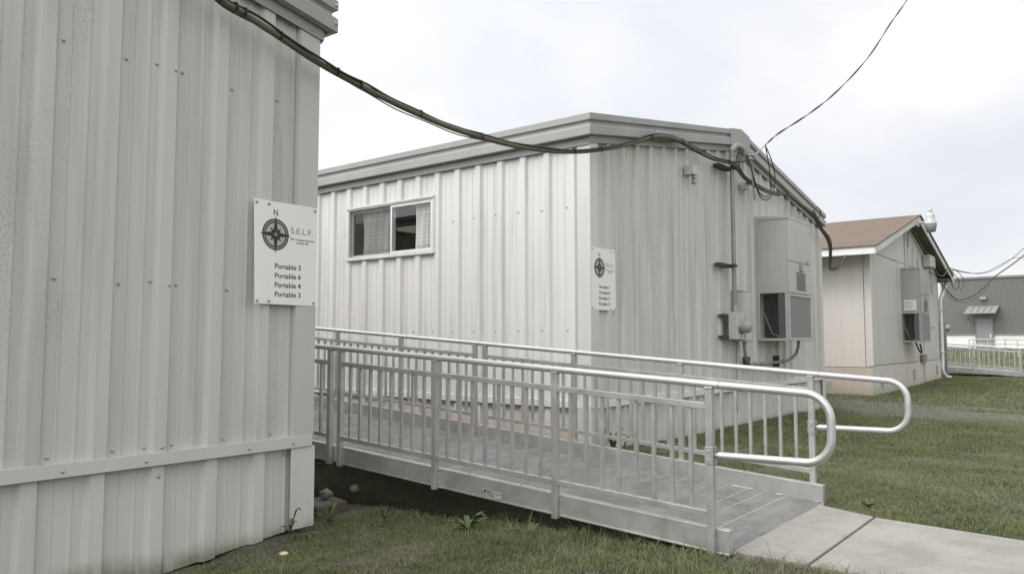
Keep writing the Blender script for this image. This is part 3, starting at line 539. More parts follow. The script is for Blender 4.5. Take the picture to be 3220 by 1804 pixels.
def sign(x0, x1, z0, z1, yp, lines, label, screws_, lean=0.0):
    T = thing('sign_board', label, 'sign', ((x0 + x1) / 2, yp, z0), 'directional signs screwed to the portables')
    W, H = x1 - x0, z1 - z0
    def P(u, v, d=0.0):   # u from the left, v from the bottom, metres; board bows slightly
        bow = lean * (1 - u / W) ** 2 * (1 - v / H) ; return (x0 + u, yp - d - bow, z0 + v)
    n = 8; vs = []; fs = []
    for d in (0.0, -.003):
        for i in range(n + 1):
            for j in range(n + 1): vs.append(P(W * i / n, H * j / n, d))
    q = (n + 1) ** 2
    for i in range(n):
        for j in range(n):
            a = i * (n + 1) + j; fs += [(a, a + n + 1, a + n + 2, a + 1), (q + a, q + a + 1, q + a + n + 2, q + a + n + 1)]
    for i in range(n):
        a = i; fs.append((a, a + 1, q + a + 1, q + a)); a = n * (n + 1) + i; fs.append((a, q + a, q + a + 1, a + 1))
        a = i * (n + 1); fs.append((a, q + a, q + a + n + 1, a + n + 1)); a = i * (n + 1) + n; fs.append((a, a + n + 1, q + a + n + 1, q + a))
    pb = MB(); pb.add(vs, fs); pb.build('panel', 'sign', T)
    to = lambda e_: (lambda a, b_: P(a, b_, e_))
    c = (W * .325, H * (1 - .322))
    em = MB(); annulus(em, c, .088, .095, to(.0012)); annulus(em, c, .0695, .0765, to(.0012))
    def spike(ang, L, wd):
        a = R(ang); d = (math.cos(a), math.sin(a)); p = (-d[1], d[0]); b1 = R(ang + 45); 
        q1 = (c[0] + math.cos(b1) * wd, c[1] + math.sin(b1) * wd); b2 = R(ang - 45); q2 = (c[0] + math.cos(b2) * wd, c[1] + math.sin(b2) * wd)
        return [(c[0], c[1]), q2, (c[0] + d[0] * L, c[1] + d[1] * L), q1]
    for a in (45, 135, 225, 315): em.add([P(u, v, .0016) for u, v in spike(a, .057, .020)], [(0, 1, 2, 3)])
    for a in (0, 90, 180, 270): em.add([P(u, v, .0022) for u, v in spike(a, .113, .024)], [(0, 1, 2, 3)])
    E_ = em.build('compass_emblem', 'ink', T)
    r2 = MB(); annulus(r2, c, .0765, .088, to(.0010)); annulus(r2, c, 0, .012, to(.0028)); r2.build('grey_ring', 'inkmid', E_)
    r3 = MB(); annulus(r3, c, 0, .0695, to(.0008)); r3.build('compass_face', 'inktan', E_)
    tx = MB(); flat_text(tx, 'N', (W * .325, H * (1 - .108)), .036, .030, to(.0012), 1, .005); tx.build('letter', 'ink', T)
    tx = MB(); flat_text(tx, 'S.E.L.F.', (W * .745, H * (1 - .262)), .036, .165, to(.0012), 1.0, .0); tx.build('lettering', 'inkgrey', T)
    tx = MB(); flat_text(tx, '18+ Transition Services', (W * .757, H * (1 - .347)), .0125, .175, to(.0012), 1, .012); flat_text(tx, 'Leander ISD', (W * .757, H * (1 - .378)), .0115, .090, to(.0012), 1, .012)
    tx.build('lettering', 'ink', T)
    for i, ln in enumerate(lines):
        tx = MB(); flat_text(tx, ln, (W * .53, H * (1 - (.628 + .0905 * i))), .031, .193 * (len(ln) / 10.0) ** .8, to(.0012), 1.02, .012); tx.build('lettering', 'ink', T)
    for u, v in screws_: screw(T, P(W * u, H * v, .001), r=.006)
    return T
sign(2.618, 3.076, .222, .840, 3.964, ['Portable 5', 'Portable 6', 'Portable 4', 'Portable 3'], 'white sign reading Portable 5, 6, 4 and 3 on the nearest grey wall corner', [(.035, .97), (.22, .97), (.955, .97), (.035, .03), (.22, .03), (.955, .03)], .03)
sign(6.345, 6.800, .310, .920, 3.982, ['Portable 7', 'Portable 8', 'Portable 11', 'Portable 12'], 'white sign reading Portable 7, 8, 11 and 12 on the farther corner behind the rails', [(.04, .965), (.78, .965), (.95, .965), (.04, .03), (.78, .03), (.95, .03)], .0)

# ------------------------------------------------------------------ aluminium ramp
def ramp(T, xn, xf, ymods, y0, zr, sl, sf, first_end, loops=True, deck_zoff=-.833, seams=True, balu=8, zpost=-.858):
    """posts stand outboard of the stringers. zr = handrail axis height above the near end, sl/sf = slope of near/far side"""
    S = .038
    def w_(side, y): return (sl if side == 0 else sf) * (y - y0)
    xs = [(xn, xn + S), (xf, xf + S)]             # post x ranges
    strx = [(xn + S, xn + S + .05), (xf - .05, xf)]
    for side in (0, 1):
        xa, xb = xs[side]; xc = (xa + xb) / 2
        zz = lambda y: zr + w_(side, y)
        allposts = []
        for mod in ymods:
            for i, y in enumerate(mod):
                p = MB(); p.box((xa, y - S / 2, zz(y) + zpost), (xb, y + S / 2, zz(y) - .014)); p.build('post', 'alu', T, .003)
                p = MB(); p.box((xa - .003, y - .022, zz(y) - .024), (xb + .003, y + .022, zz(y) - .012)); p.build('weld', 'weld', T, .004)
                if i:
                    ya_, yb_ = mod[i - 1] + S / 2, y - S / 2
                    for nm, dz, hh in (('top_guard_rail', -.111, .032), ('bottom_guard_rail', -.650, .030)):
                        r_ = MB(); r_.hexa([(xa + .003, ya_, zz(ya_) + dz - hh / 2), (xb - .003, ya_, zz(ya_) + dz - hh / 2), (xb - .003, yb_, zz(yb_) + dz - hh / 2), (xa + .003, yb_, zz(yb_) + dz - hh / 2),
                            (xa + .003, ya_, zz(ya_) + dz + hh / 2), (xb - .003, ya_, zz(ya_) + dz + hh / 2), (xb - .003, yb_, zz(yb_) + dz + hh / 2), (xa + .003, yb_, zz(yb_) + dz + hh / 2)]); r_.build(nm, 'alu', T, .002)
                    nb = balu; st = (yb_ - ya_ + .0) / (nb + 1 - .35)
                    for k in range(nb):
                        yc = ya_ + st * (k + 1 - .18); q = MB(); q.box((xc - .0095, yc - .0095, zz(yc) - .650 + .0145), (xc + .0095, yc + .0095, zz(yc) - .111 - .0155)); q.build('baluster', 'alu', T)
                    if True:  # stringer (curb) for this bay, with a bright top flange
                        a0, a1 = strx[side]; ys0, ys1 = ya_ - (S / 2), yb_ + S / 2
                        if i == 1 and mod is ymods[0]: ys0 = first_end
                        if i == 1 and mod is not ymods[0]: ys0 = mod[0] - S / 2 - .008
                        if i == len(mod) - 1: ys1 = y + S / 2 + .008
                        g = MB()
                        def bar(z_lo, z_hi, x_lo, x_hi): g.hexa([(x_lo, ys0, zz(ys0) + z_lo), (x_hi, ys0, zz(ys0) + z_lo), (x_hi, ys1, zz(ys1) + z_lo), (x_lo, ys1, zz(ys1) + z_lo), (x_lo, ys0, zz(ys0) + z_hi), (x_hi, ys0, zz(ys0) + z_hi), (x_hi, ys1, zz(ys1) + z_hi), (x_lo, ys1, zz(ys1) + z_hi)])
                        bar(-.845, -.722, a0, a1)
                        if side == 0: bar(-.846, -.834, a0 - .008, a0)
                        g.build('stringer', 'alu', T, .003)
            # handrail run
        yN = ymods[0][0]; yE = ymods[-1][-1] + .02
        segs = [(yN - .052, ymods[0][-1] + .062)] + [(m_2[0] - .058 + .003, m_2[-1] + .062) for m_2 in ymods[1:]]
        for a, b2 in segs:
            h = MB(); h.tube([(xc, a, zz(a)), (xc, b2, zz(b2))], .0195, 20); h.build('handrail', 'alurail', T)
        if loops:
            r = .122; yl = yN - .052 - .004; zt = lambda y: zz(y) if side == 0 else zz(y)
            ytop = 1.066 + r; pts = [(xc, yl, zz(yl)), (xc, ytop, zz(ytop) + .002)]
            zc = zz(ytop) + .002 - r; pts += arc((xc, ytop, zc), r, 90, 180, 9)[1:]
            zlow = zz(yl) - .352; zc2 = zlow + r + .006; pts += arc((xc, ytop, zc2), r, 180, 270, 9); pts += [(xc, yN - .045, zlow)]
            h = MB(); h.tube([tuple(p) for p in pts], .0195, 20); h.build('handrail_return', 'alurail', T)
            bk = MB(); zb0 = zlow; bk.box((xa - .005, yN - .028, zb0 - .045), (xa - .0005, yN + .022, zb0 + .043)); bk.box((xa - .005, yN - .028, zb0 - .045), (xb + .001, yN - .0225, zb0 + .043)); bk.lathe((xc, yN - .028, zb0), [(.012, 0), (.012, .02)], 'y', 12)
            bo = bk.build('bracket', 'alu', T, .002)
            for dz in (-.024, .022):
                sc = MB(); sc.lathe((xa - .005, yN - .002, zb0 + dz), [(.006, 0), (.005, -.004), (.0001, -.005)], 'x', 10); sc.build('bolt', 'screw', bo)
    # deck planks
    yb_all = ymods[-1][-1]; y = first_end; xd0, xd1 = xn + S + .05, xf - .05; k = 0
    zd = lambda xx, yy: zr + deck_zoff + ((sl * (1 - (xx - xd0) / (xd1 - xd0)) + sf * ((xx - xd0) / (xd1 - xd0))) * (yy - y0))
    dk = MB(); sm_ = MB(); edges = [first_end]
    dk.hexa([(xd0, first_end, zd(xd0, first_end) - .012), (xd1, first_end, zd(xd1, first_end) - .012), (xd1, yb_all, zd(xd1, yb_all) - .03), (xd0, yb_all, zd(xd0, yb_all) - .03), (xd0, first_end, zd(xd0, first_end)), (xd1, first_end, zd(xd1, first_end)), (xd1, yb_all, zd(xd1, yb_all)), (xd0, yb_all, zd(xd0, yb_all))])
    D_ = dk.build('deck', 'deck', T)
    ys_ = [first_end + .24, first_end + .385] ; yy = first_end + .50
    while yy < yb_all: ys_.append(yy); yy += .149
    for yy in ys_:
        sm_.hexa([(xd0 + .002, yy, zd(xd0, yy)), (xd1 - .002, yy, zd(xd1, yy)), (xd1 - .002, yy + .0045, zd(xd1, yy)), (xd0 + .002, yy + .0045, zd(xd0, yy)), (xd0 + .002, yy, zd(xd0, yy) + .0022), (xd1 - .002, yy, zd(xd1, yy) + .0022), (xd1 - .002, yy + .0045, zd(xd1, yy) + .0022), (xd0 + .002, yy + .0045, zd(xd0, yy) + .0022)])
    sm_.hexa([(xd0, first_end - .006, zd(xd0, first_end) - .013), (xd1, first_end - .006, zd(xd1, first_end) - .013), (xd1, first_end, zd(xd1, first_end) - .013), (xd0, first_end, zd(xd0, first_end) - .013), (xd0, first_end - .003, zd(xd0, first_end) + .001), (xd1, first_end - .003, zd(xd1, first_end) + .001), (xd1, first_end, zd(xd1, first_end) + .001), (xd0, first_end, zd(xd0, first_end) + .001)])
    sm_.build('plank_seams', 'seam', D_)
    if loops:
        wb = MB()
        for ya_, yb_ in ((2.05, 2.20), (1.84, 1.89), (1.60, 1.63), (4.44, 4.53)):
            n = 8; wb.tube([(xd1 - .004 + random.uniform(-.002, .002), ya_ + (yb_ - ya_) * i / n, zd(xd1, ya_ + (yb_ - ya_) * i / n) + .002 + random.uniform(-.0015, .0015)) for i in range(n + 1)], .006, 8)
        wb.build('weld', 'weld', T)
        for yq in ymods[0]:
            wb = MB(); zt_ = zr + sl * (yq - y0); n = 9
            wb.tube([(xn + S - .001, yq - S / 2 - .003 + random.uniform(-.002, .002), zt_ - .735 - .1 * i / n) for i in range(n + 1)], [.004 + random.uniform(0, .003) for i in range(n + 1)], 8); wb.build('weld', 'weld', T)
        # cross joist and feet under the module joint
        for yq in (7.5,):
            j = MB(); zt_ = zd(xd0, yq) - .08; j.box((xd0, yq - .03, zt_ - .04), (xd1, yq + .03, zt_ + .04)); j.build('joist', 'alu', T)
            for xq in (xd0 + .75,):
                j = MB(); zg_ = float(gz(xq, yq)) - .38; j.box((xq - .02, yq - .02, zg_ + .01), (xq + .02, yq + .02, zt_ - .04)); j.box((xq - .07, yq - .07, zg_ - .02), (xq + .07, yq + .07, zg_ + .01)); j.build('foot', 'alu', T)
        j = MB(); j.tube([(3.2, 5.05, -.955), (5.3, 5.05, -.955)], .028, 14); j.build('cross_tube', 'alu', T)
        # bolts on stringer flange
        for yq in (1.95, 3.32, 4.05, 2.9):
            b3 = MB(); b3.lathe((xn + S + .02, yq, zr + sl * (yq - y0) - .722), [(.008, 0), (.008, .003), (.005, .008), (.0001, .009)], 'z', 10); b3.build('bolt', 'screw', T)
RT = thing('wheelchair_ramp', 'silver aluminium wheelchair ramp with looped handrails, between the two steel portables', 'ramp', (4.6, 4.5, -1.1))
ramp(RT, 3.745, 5.40, [[1.66, 2.617, 3.58, 4.54], [4.66, 5.63, 6.60, 7.57]], 1.66, -.217, .0575, .0685, 1.577)
# sticker on the stringer
st = MB(); yS0, yS1 = 3.20, 3.035
zs = lambda y, d: -.217 + .0575 * (y - 1.66) + d
X0 = 3.745 + .038 - .0012
def stq(mb, u0, u1, v0, v1, e_=0.0):  # u right along -y, v up
    mb.add([(X0 - e_, yS0 - u0, zs(yS0 - u0, -.828 + v0)), (X0 - e_, yS0 - u1, zs(yS0 - u1, -.828 + v0)), (X0 - e_, yS0 - u1, zs(yS0 - u1, -.828 + v1)), (X0 - e_, yS0 - u0, zs(yS0 - u0, -.828 + v1))], [(0, 1, 2, 3)])
stq(st, 0, .165, 0, .042); SO = st.build('maker_sticker', 'sticker', RT)
t1 = MB(); to = lambda a, b_: (X0 - .0008, yS0 - a, zs(yS0 - a, -.828 + b_))
flat_text(t1, 'REDD', (.075, .028), .017, .052, to, 1, .01); flat_text(t1, 'TEAM', (.075, .0095), .011, .054, to, 1, .01)
for v in (.026, .020): stq(t1, .110, .158, v, v + .002, .0008)
for (u0, u1, v0, v1) in ((.004, .018, .036, .038), (.004, .014, .028, .031), (.004, .007, .006, .024), (.004, .04, .005, .008), (.012, .026, .013, .016), (.012, .015, .013, .024), (.026, .04, .018, .021)): stq(t1, u0, u1, v0, v1, .0008)
t1.build('lettering', 'ink', SO)
t2 = MB(); stq(t2, .022, .042, .022, .038, .0008); t2.build('red_square', 'stickerred', SO)

# second ramp farther off, beyond the shingled building
R2 = thing('wheelchair_ramp', 'pale aluminium ramp with balusters standing on the grass beyond the shingled building', 'ramp', (28.7, 3.5, -1.1))
ramp(R2, 28.0, 29.5, [[2.52, 3.62, 4.72, 5.82]], 2.52, -.20, .070, .074, 2.44, loops=False, balu=7)
ramp(R2, 28.0, 29.5, [[-0.9, 0.2, 1.28, 2.36]], 2.36, -.20, .0, .0, -0.95, loops=False, balu=7)

# ------------------------------------------------------------------ wall-mounted air conditioners
def hvac(label, dx, dy, dz, mm, plate=False):
    fx0, fx1, fy, wy_, z0, z1 = 10.73 + dx, 11.72 + dx, 3.545 + dy, 3.990 + dy, .014 + dz, 1.75 + dz
    T = thing('air_conditioner', label, 'air conditioner', ((fx0 + fx1) / 2, (fy + wy_) / 2, z0), 'wall mounted air conditioners on the gable ends')
    c = MB(); c.box((fx0, fy + .02, z0 + .66), (fx1, wy_, z1 - .045))
    # lower cabinet posts and pans around the condenser openings
    for a, b_ in (((fx0, fy + .02), (fx0 + .035, fy + .06)), ((fx1 - .035, fy + .02), (fx1, fy + .06)), ((fx0, wy_ - .03), (fx0 + .035, wy_)), ((fx1 - .035, wy_ - .03), (fx1, wy_))): c.box((*a, z0 + .035), (*b_, z0 + .6595))
    c.box((fx0, fy + .02, z0), (fx1, wy_, z0 + .034)); c.build('cabinet', mm, T, .003)
    c = MB(); c.hexa([(fx0 - .012, fy + .005, z1 - .044), (fx1 + .012, fy + .005, z1 - .044), (fx1 + .012, wy_, z1 - .044), (fx0 - .012, wy_, z1 - .044), (fx0 - .012, fy + .005, z1 - .006), (fx1 + .012, fy + .005, z1 - .006), (fx1 + .012, wy_, z1 + .012), (fx0 - .012, wy_, z1 + .012)]); c.build('top_cover', mm, T, .003)
    c = MB(); c.box((fx0 - .07, wy_ - .012, z0 - .0), (fx0 - .002, wy_ + .004, z1 + .03)); c.box((fx0 - .02, wy_ - .04, z0), (fx0 - .002, wy_ - .0125, z1 + .01)); c.build('mounting_flange', mm, T, .002)
    c = MB(); c.box((fx1 + .002, wy_ - .012, z0), (fx1 + .07, wy_ + .004, z1 + .03)); c.build('mounting_flange', mm, T, .002)
    c = MB(); c.box((fx0 + .008, fy, z0 + 1.105), (fx1 - .008, fy + .0195, z1 - .05)); c.build('upper_panel', mm, T, .004)
    c = MB(); c.box((fx0 + .008, fy, z0 + .665), (fx1 - .008, fy + .0195, z0 + 1.098)); P = c.build('control_panel', mm, T, .004)
    c = MB()
    for k in range(10): zz = z0 + .715 + .026 * k; c.box((fx0 + .33, fy - .003, zz), (fx0 + .72, fy - .0005, zz + .014))
    c.build('louvre', 'inside', P)
    c = MB(); c.box((fx0 + .46, fy - .003, z0 + .985), (fx0 + .60, fy - .0005, z0 + 1.085)); c.lathe((fx0 + .55, fy - .003, z0 + 1.0), [(.024, 0), (.024, .02), (.001, .022)], 'y', 14); c.build('lock', 'galv', P)
    c = MB(); c.box((fx0 + .74, fy - .002, z0 + 1.115), (fx0 + .90, fy - .0005, z0 + 1.145)); c.build('name_plate', 'inkgrey', T)
    # front condenser grille in its frame
    c = MB(); ring_ = lambda mb, x0, x1, y0, y1, zz0, zz1, t_: (mb.box((x0, y0, zz0), (x0 + t_, y1, zz1)), mb.box((x1 - t_, y0, zz0), (x1, y1, zz1)), mb.box((x0 + t_, y0, zz0), (x1 - t_, y1, zz0 + t_)), mb.box((x0 + t_, y0, zz1 - t_), (x1 - t_, y1, zz1)))
    ring_(c, fx0 + .008, fx1 - .008, fy, fy + .0195, z0 + .004, z0 + .655, .035); G = c.build('grille_frame', mm, T, .002)
    c = MB(); c.box((fx0 + .043, fy + .012, z0 + .04), (fx1 - .043, fy + .017, z0 + .62)); c.build('grille', 'grille', G)
    # side opening with fins and the dark inside
    c = MB()
    for k in range(22): yy = fy + .075 + (wy_ - fy - .12) * k / 21; c.box((fx0 + .004, yy, z0 + .036), (fx0 + .007, yy + .002, z0 + .658))
    c.build('guard_wires', 'coil', T)
    c = MB(); c.box((fx0 + .30, fy + .061, z0 + .036), (fx1 - .04, wy_ - .001, z0 + .655)); c.build('inner_duct', 'inside', T)
    c = MB(); c.box((fx0 + .02, fy + .062, z0 + .037), (fx0 + .29, fy + .16, z0 + .655)); c.build('coil', 'coil', T)
    c = MB(); c.tube([(fx0 + .12, wy_ - .04, z0 + .40), (fx0 + .14, wy_ - .15, z0 + .10), (fx0 + .16, fy + .19, z0 + .05)], .012, 8); c.tube([(fx0 + .2, fy + .2, z0 + .5), (fx0 + .18, fy + .2, z0 + .2)], .010, 8); c.build('pipework', 'galv', T)
    for ry, rz in ((.30, 1.58), (.26, 1.575), (.35, 1.45), (.27, 1.30), (.11, 1.31), (.30, 1.06), (.10, 1.04)): screw(T, (fx0 - .001, fy + ry, z0 + rz), 'x', .006)
    for rx in (.04, .5, .95):
        for rz in (.02, .645, 1.70): screw(T, (fx0 + rx, fy - .001, z0 + rz), r=.006)
    if plate:
        c = MB(); c.box((fx0 - .003, fy + .10, z0 + .74), (fx0 - .0005, fy + .36, z0 + .98)); q = c.build('white_label', 'white', T)
        c = MB()
        for k in range(6): c.box((fx0 - .005, fy + .16 + .03 * (k % 3), z0 + .93 - .03 * k), (fx0 - .0035, fy + .345, z0 + .938 - .03 * k))
        c.build('print', 'inkgrey', q)
    return T
hvac('tall grey wall mounted air conditioner on the ribbed steel gable beside the meter', 0, 0, 0, 'hvac')
hvac('tall grey wall mounted air conditioner with a white label, on the shingled building', 9.27, .03, -.02, 'hvacC', True)

# ------------------------------------------------------------------ electrical gear on the second gable
T = thing('electric_meter', 'grey electric meter box with round glass meter under the vertical mast', 'electric meter', (9.6, 3.9, .02))
c = MB(); c.box((9.475, 3.80, .03), (9.735, 3.905, .372)); c.build('meter_box', 'meterbox', T, .006)
c = MB(); c.lathe((9.63, 3.80, .19), [(.092, 0), (.092, .02), (.084, .024), (.084, .030)], 'y', 28); c.build('meter_ring', 'galv', T)
c = MB(); c.lathe((9.63, 3.77, .19), [(.078, 0), (.078, .055), (.070, .085), (.045, .098), (.0001, .100)], 'y', 28); c.build('meter_dome', 'lens', T)
c = MB(); c.lathe((9.60, 3.7995, .08), [(.03, 0), (.03, .003), (.0001, .003)], 'y', 18); c.build('knockout', 'meterbox', T)
for zz in (.06, .33):
    c = MB(); c.box((9.36, 3.905, zz - .02), (9.80, 3.990, zz + .02)); c.build('mounting_strut', 'darksteel', T)
T = thing('breaker_panel', 'tall narrow grey breaker panel directly behind the electric meter', 'electrical box', (9.9, 3.9, .01))
c = MB(); c.box((9.79, 3.815, .005), (10.015, 3.985, .655)); c.build('enclosure', 'meterbox', T, .005)
c = MB(); c.hexa([(9.78, 3.805, .656), (10.025, 3.805, .656), (10.025, 3.985, .656), (9.78, 3.985, .656), (9.78, 3.805, .665), (10.025, 3.805, .665), (10.025, 3.985, .69), (9.78, 3.985, .69)]); c.build('hood', 'meterbox', T, .003)
c = MB(); c.box((9.80, 3.805, .02), (10.005, 3.8145, .645)); c.build('door', 'meterbox', T, .003)
for zz in (.05, .60):
    c = MB(); c.box((10.016, 3.85, zz - .02), (10.07, 3.857, zz + .02)); c.build('hinge_tab', 'galv', T)
T = thing('service_mast', 'vertical grey conduit mast with curved weatherhead under the gable peak', 'conduit', (9.6, 3.87, .37))
c = MB(); c.tube([(9.595, 3.865, .37), (9.595, 3.865, 2.42)], .027, 18); c.build('pipe', 'galv', T)
c = MB(); c.lathe((9.595, 3.865, .37), [(.040, 0), (.040, .05), (.034, .055), (.034, .09), (.028, .095)], 'z', 18); c.build('hub_fitting', 'galv', T)
c = MB(); c.tube(crv([(9.595, 3.865, 2.40), (9.60, 3.855, 2.49), (9.68, 3.83, 2.545), (9.78, 3.80, 2.52), (9.83, 3.78, 2.45)], 5), [.032] * 4 + [.042] * 6 + [.047] * 6 + [.046] * 5, 16); c.build('weatherhead', 'galv', T)
c = MB(); c.tube([(9.595, 3.865, 2.33), (9.595, 3.865, 2.36)], .034, 16); c.build('collar', 'galv', T)
for zz in (2.245, .975):
    c = MB(); c.box((9.27, 3.905, zz - .022), (9.66, 3.990, zz + .022)); c.box((9.55, 3.835, zz - .018), (9.64, 3.905, zz + .018)); c.build('strap', 'darksteel', T, .003)
T = thing('conduit', 'grey conduit bending from the breaker panel under the air conditioner', 'conduit', (10.7, 3.88, -.3))
c = MB(); c.tube(crv([(9.93, 3.875, .005), (9.93, 3.875, -.10), (9.98, 3.875, -.22), (10.12, 3.88, -.30), (10.3, 3.88, -.305), (10.8, 3.88, -.30), (11.35, 3.87, -.285), (11.50, 3.83, -.265), (11.585, 3.76, -.19), (11.60, 3.72, -.08), (11.60, 3.71, .015)], 6), .021, 14); c.build('pipe', 'galv', T)
for p, q in (((10.50, 3.88, -.304), (10.54, 3.88, -.304)), ((10.28, 3.88, -.305), (10.30, 3.88, -.305)), ((9.93, 3.875, -.04), (9.93, 3.875, -.01)), ((11.36, 3.87, -.285), (11.40, 3.862, -.282))):
    c = MB(); c.tube([p, q], .028, 14); c.build('coupling', 'galv', T)
for xx in (10.16, 11.30):
    c = MB(); c.box((xx - .02, 3.901, -.36), (xx + .02, 3.990, -.20)); c.build('strut', 'darksteel', T)
T = thing('sensor_light', 'small grey photocell box with a round sensor below, high on the gable wall', 'sensor', (8.5, 3.9, 1.9))
c = MB(); c.box((8.44, 3.875, 1.975), (8.56, 3.990, 2.09)); c.build('box', 'meterbox', T, .004)
c = MB(); c.lathe((8.50, 3.90, 1.86), [(.001, 0), (.022, .004), (.026, .03), (.020, .05), (.020, .07), (.026, .072), (.026, .095), (.018, .10), (.018, .115)], 'z', 16); c.build('sensor_head', 'galv', T)
T = thing('insulator', 'stacked grey insulator spool bracket under the gable rake by the weatherhead', 'insulator', (10.15, 3.85, 2.42))
c = MB(); c.lathe((10.13, 3.83, 2.44), [(.02, 0), (.045, .01), (.045, .03), (.028, .04), (.028, .05), (.045, .06), (.045, .08), (.025, .09), (.035, .10), (.035, .115), (.015, .12)], 'z', 20); c.build('spool', 'lens', T)
c = MB(); c.box((10.04, 3.895, 2.43), (10.16, 3.990, 2.53)); c.box((10.09, 3.83, 2.435), (10.14, 3.895, 2.445)); c.build('bracket', 'galv', T)
T = MB(); T.box((10.17, 3.895, 2.07), (10.27, 3.990, 2.165)); tag(T.build('junction_box', 'meterbox', None, .005), 'small square grey junction box under the sagging cable on the gable', 'electrical box')

# ------------------------------------------------------------------ overhead cable bundle
CA = [(1.9, 3.80, 2.14), (2.10, 3.82, 2.02), (2.284, 3.83, 1.885), (2.45, 3.86, 1.868), (2.659, 3.86, 1.816), (2.979, 3.86, 1.735), (3.201, 3.86, 1.695), (3.439, 3.86, 1.660), (3.773, 3.86, 1.620), (4.184, 3.86, 1.591), (4.599, 3.86, 1.592), (5.117, 3.86, 1.621),
      (5.711, 3.86, 1.703), (6.253, 3.86, 1.824), (6.868, 3.86, 2.005), (7.479, 3.85, 2.214), (7.96, 3.86, 2.285), (8.376, 3.86, 2.275), (8.94, 3.86, 2.250), (9.5, 3.82, 2.275), (9.967, 3.85, 2.185), (10.47, 3.86, 2.14), (11.182, 3.86, 2.150), (11.705, 3.85, 2.215), (12.254, 3.84, 2.139), (12.846, 3.82, 2.055), (13.257, 3.84, 1.90), (13.9, 3.88, 1.72),
      (14.9, 4.15, 1.45), (15.9, 4.42, 1.42), (16.3, 4.36, 1.50), (16.35, 4.25, 1.72)]
T = thing('cable_bundle', 'thick weathered olive cable bundle sagging from the nearest wall across both portables', 'cable', (6, 3.86, 1.6))
path = crv(CA, 8)
c = MB(); c.tube([tuple(p) for p in path], .0195, 12); c.build('conduit_sleeve', 'cable', T)
for ph, rr, nm in ((0.0, .0085, 'cable_strand'), (1.2, .0065, 'cable_strand'), (2.2, .0045, 'cable_strand')):
    pp = []
    for i, p in enumerate(path):
        a = 1.2 + ph + .7 * math.sin(i * .11 + ph * 3); off = .026 + .004 * math.sin(i * .5 + ph) + (.005 * max(0, math.sin(i * .06 + ph * 2)))
        pp.append(tuple(Vector(p) + Vector((0, -math.cos(a) * off, math.sin(a) * off))))
    c = MB(); c.tube(pp, rr, 8); c.build(nm, 'cableblk', T)
for i in [7, 16, 21, 24, 33, 45, 52, 66, 79, 98, 105, 118, 131, 150, 166, 183, 205, 222, 235]:
    p, q = Vector(path[i]), Vector(path[i + 1]); d = (q - p).normalized()
    c = MB(); c.tube([tuple(p + Vector((0, -.006, .008))), tuple(p + d * .007 + Vector((0, -.006, .008)))], .0285, 12); c.build('cable_tie', 'cableblk', T)
c = MB(); c.tube(crv([(7.50, 3.87, 2.21), (7.50, 3.865, 2.27), (7.51, 3.90, 2.30)], 5), .006, 8); c.build('hook', 'galv', T)
c = MB(); c.tube(crv([(9.52, 3.80, 2.31), (9.62, 3.79, 2.33), (9.68, 3.80, 2.27), (9.60, 3.80, 2.22), (9.54, 3.81, 2.21)], 5), .007, 8); c.build('lashing', 'cableblk', T)
# coil of spare cable at the right eave corner
c = MB(); c.tube(crv([(12.75, 3.80, 2.09), (12.85, 3.76, 2.17), (13.02, 3.76, 2.13), (13.0, 3.77, 2.03), (12.85, 3.77, 2.02), (12.78, 3.79, 2.10)], 5), .008, 8); c.build('spare_loop', 'cableblk', T)

# service drop: twisted conductors from the sky to the weatherhead
SD = [(10.6, 3.782, 2.741), (10.8, 3.651, 2.932), (11.0, 3.323, 3.176), (11.3, 3.021, 3.506), (11.8, 2.702, 4.07), (12.2, 2.451, 4.669), (12.5, 2.273, 5.088), (13.4, 1.9, 6.2), (16, 1.0, 9.5)]
T = thing('service_drop', 'twisted dark power conductors dropping from the sky to the gable weatherhead', 'cable', (10.6, 3.78, 2.74))
pth = crv(SD, 14)
for k in range(2):
    c = MB(); c.tube([tuple(Vector(p) + Vector((math.cos(i * .35 + k * math.pi), 0, math.sin(i * .35 + k * math.pi))) * .009) for i, p in enumerate(pth)], .0055, 8); c.build('conductor', 'wiredark', T)
c = MB(); c.tube([tuple(p) for p in pth], .0048, 8); c.build('messenger_wire', 'wiredark', T)
c = MB(); c.tube(crv([(9.82, 3.77, 2.46), (9.92, 3.75, 2.36), (10.02, 3.74, 2.20), (10.15, 3.74, 2.04), (10.35, 3.74, 1.98), (10.58, 3.74, 2.02), (10.68, 3.74, 2.18), (10.64, 3.75, 2.45), (10.60, 3.78, 2.74)], 8), .0075, 8); c.build('drip_loop', 'cableblk', T)
c = MB(); c.tube(crv([(9.81, 3.76, 2.47), (9.94, 3.74, 2.30), (10.05, 3.73, 2.08), (10.25, 3.73, 1.94), (10.52, 3.73, 1.955), (10.74, 3.73, 2.10), (10.82, 3.73, 2.32), (10.76, 3.75, 2.54), (10.60, 3.78, 2.735)], 8), .0075, 8); c.build('drip_loop', 'cableblk', T)
c = MB(); c.tube(crv([(9.83, 3.77, 2.45), (9.95, 3.75, 2.26), (10.02, 3.75, 2.02), (10.10, 3.76, 1.88), (10.14, 3.77, 1.98), (10.16, 3.80, 2.15), (10.17, 3.80, 2.45), (10.3, 3.80, 2.56), (10.6, 3.78, 2.74)], 8), .006, 8); c.build('neutral_wire', 'wire', T)
c = MB(); c.tube([(10.20, 3.80, 2.50), (10.36, 3.795, 2.60)], .017, 10); c.build('wedge_clamp', 'galv', T)
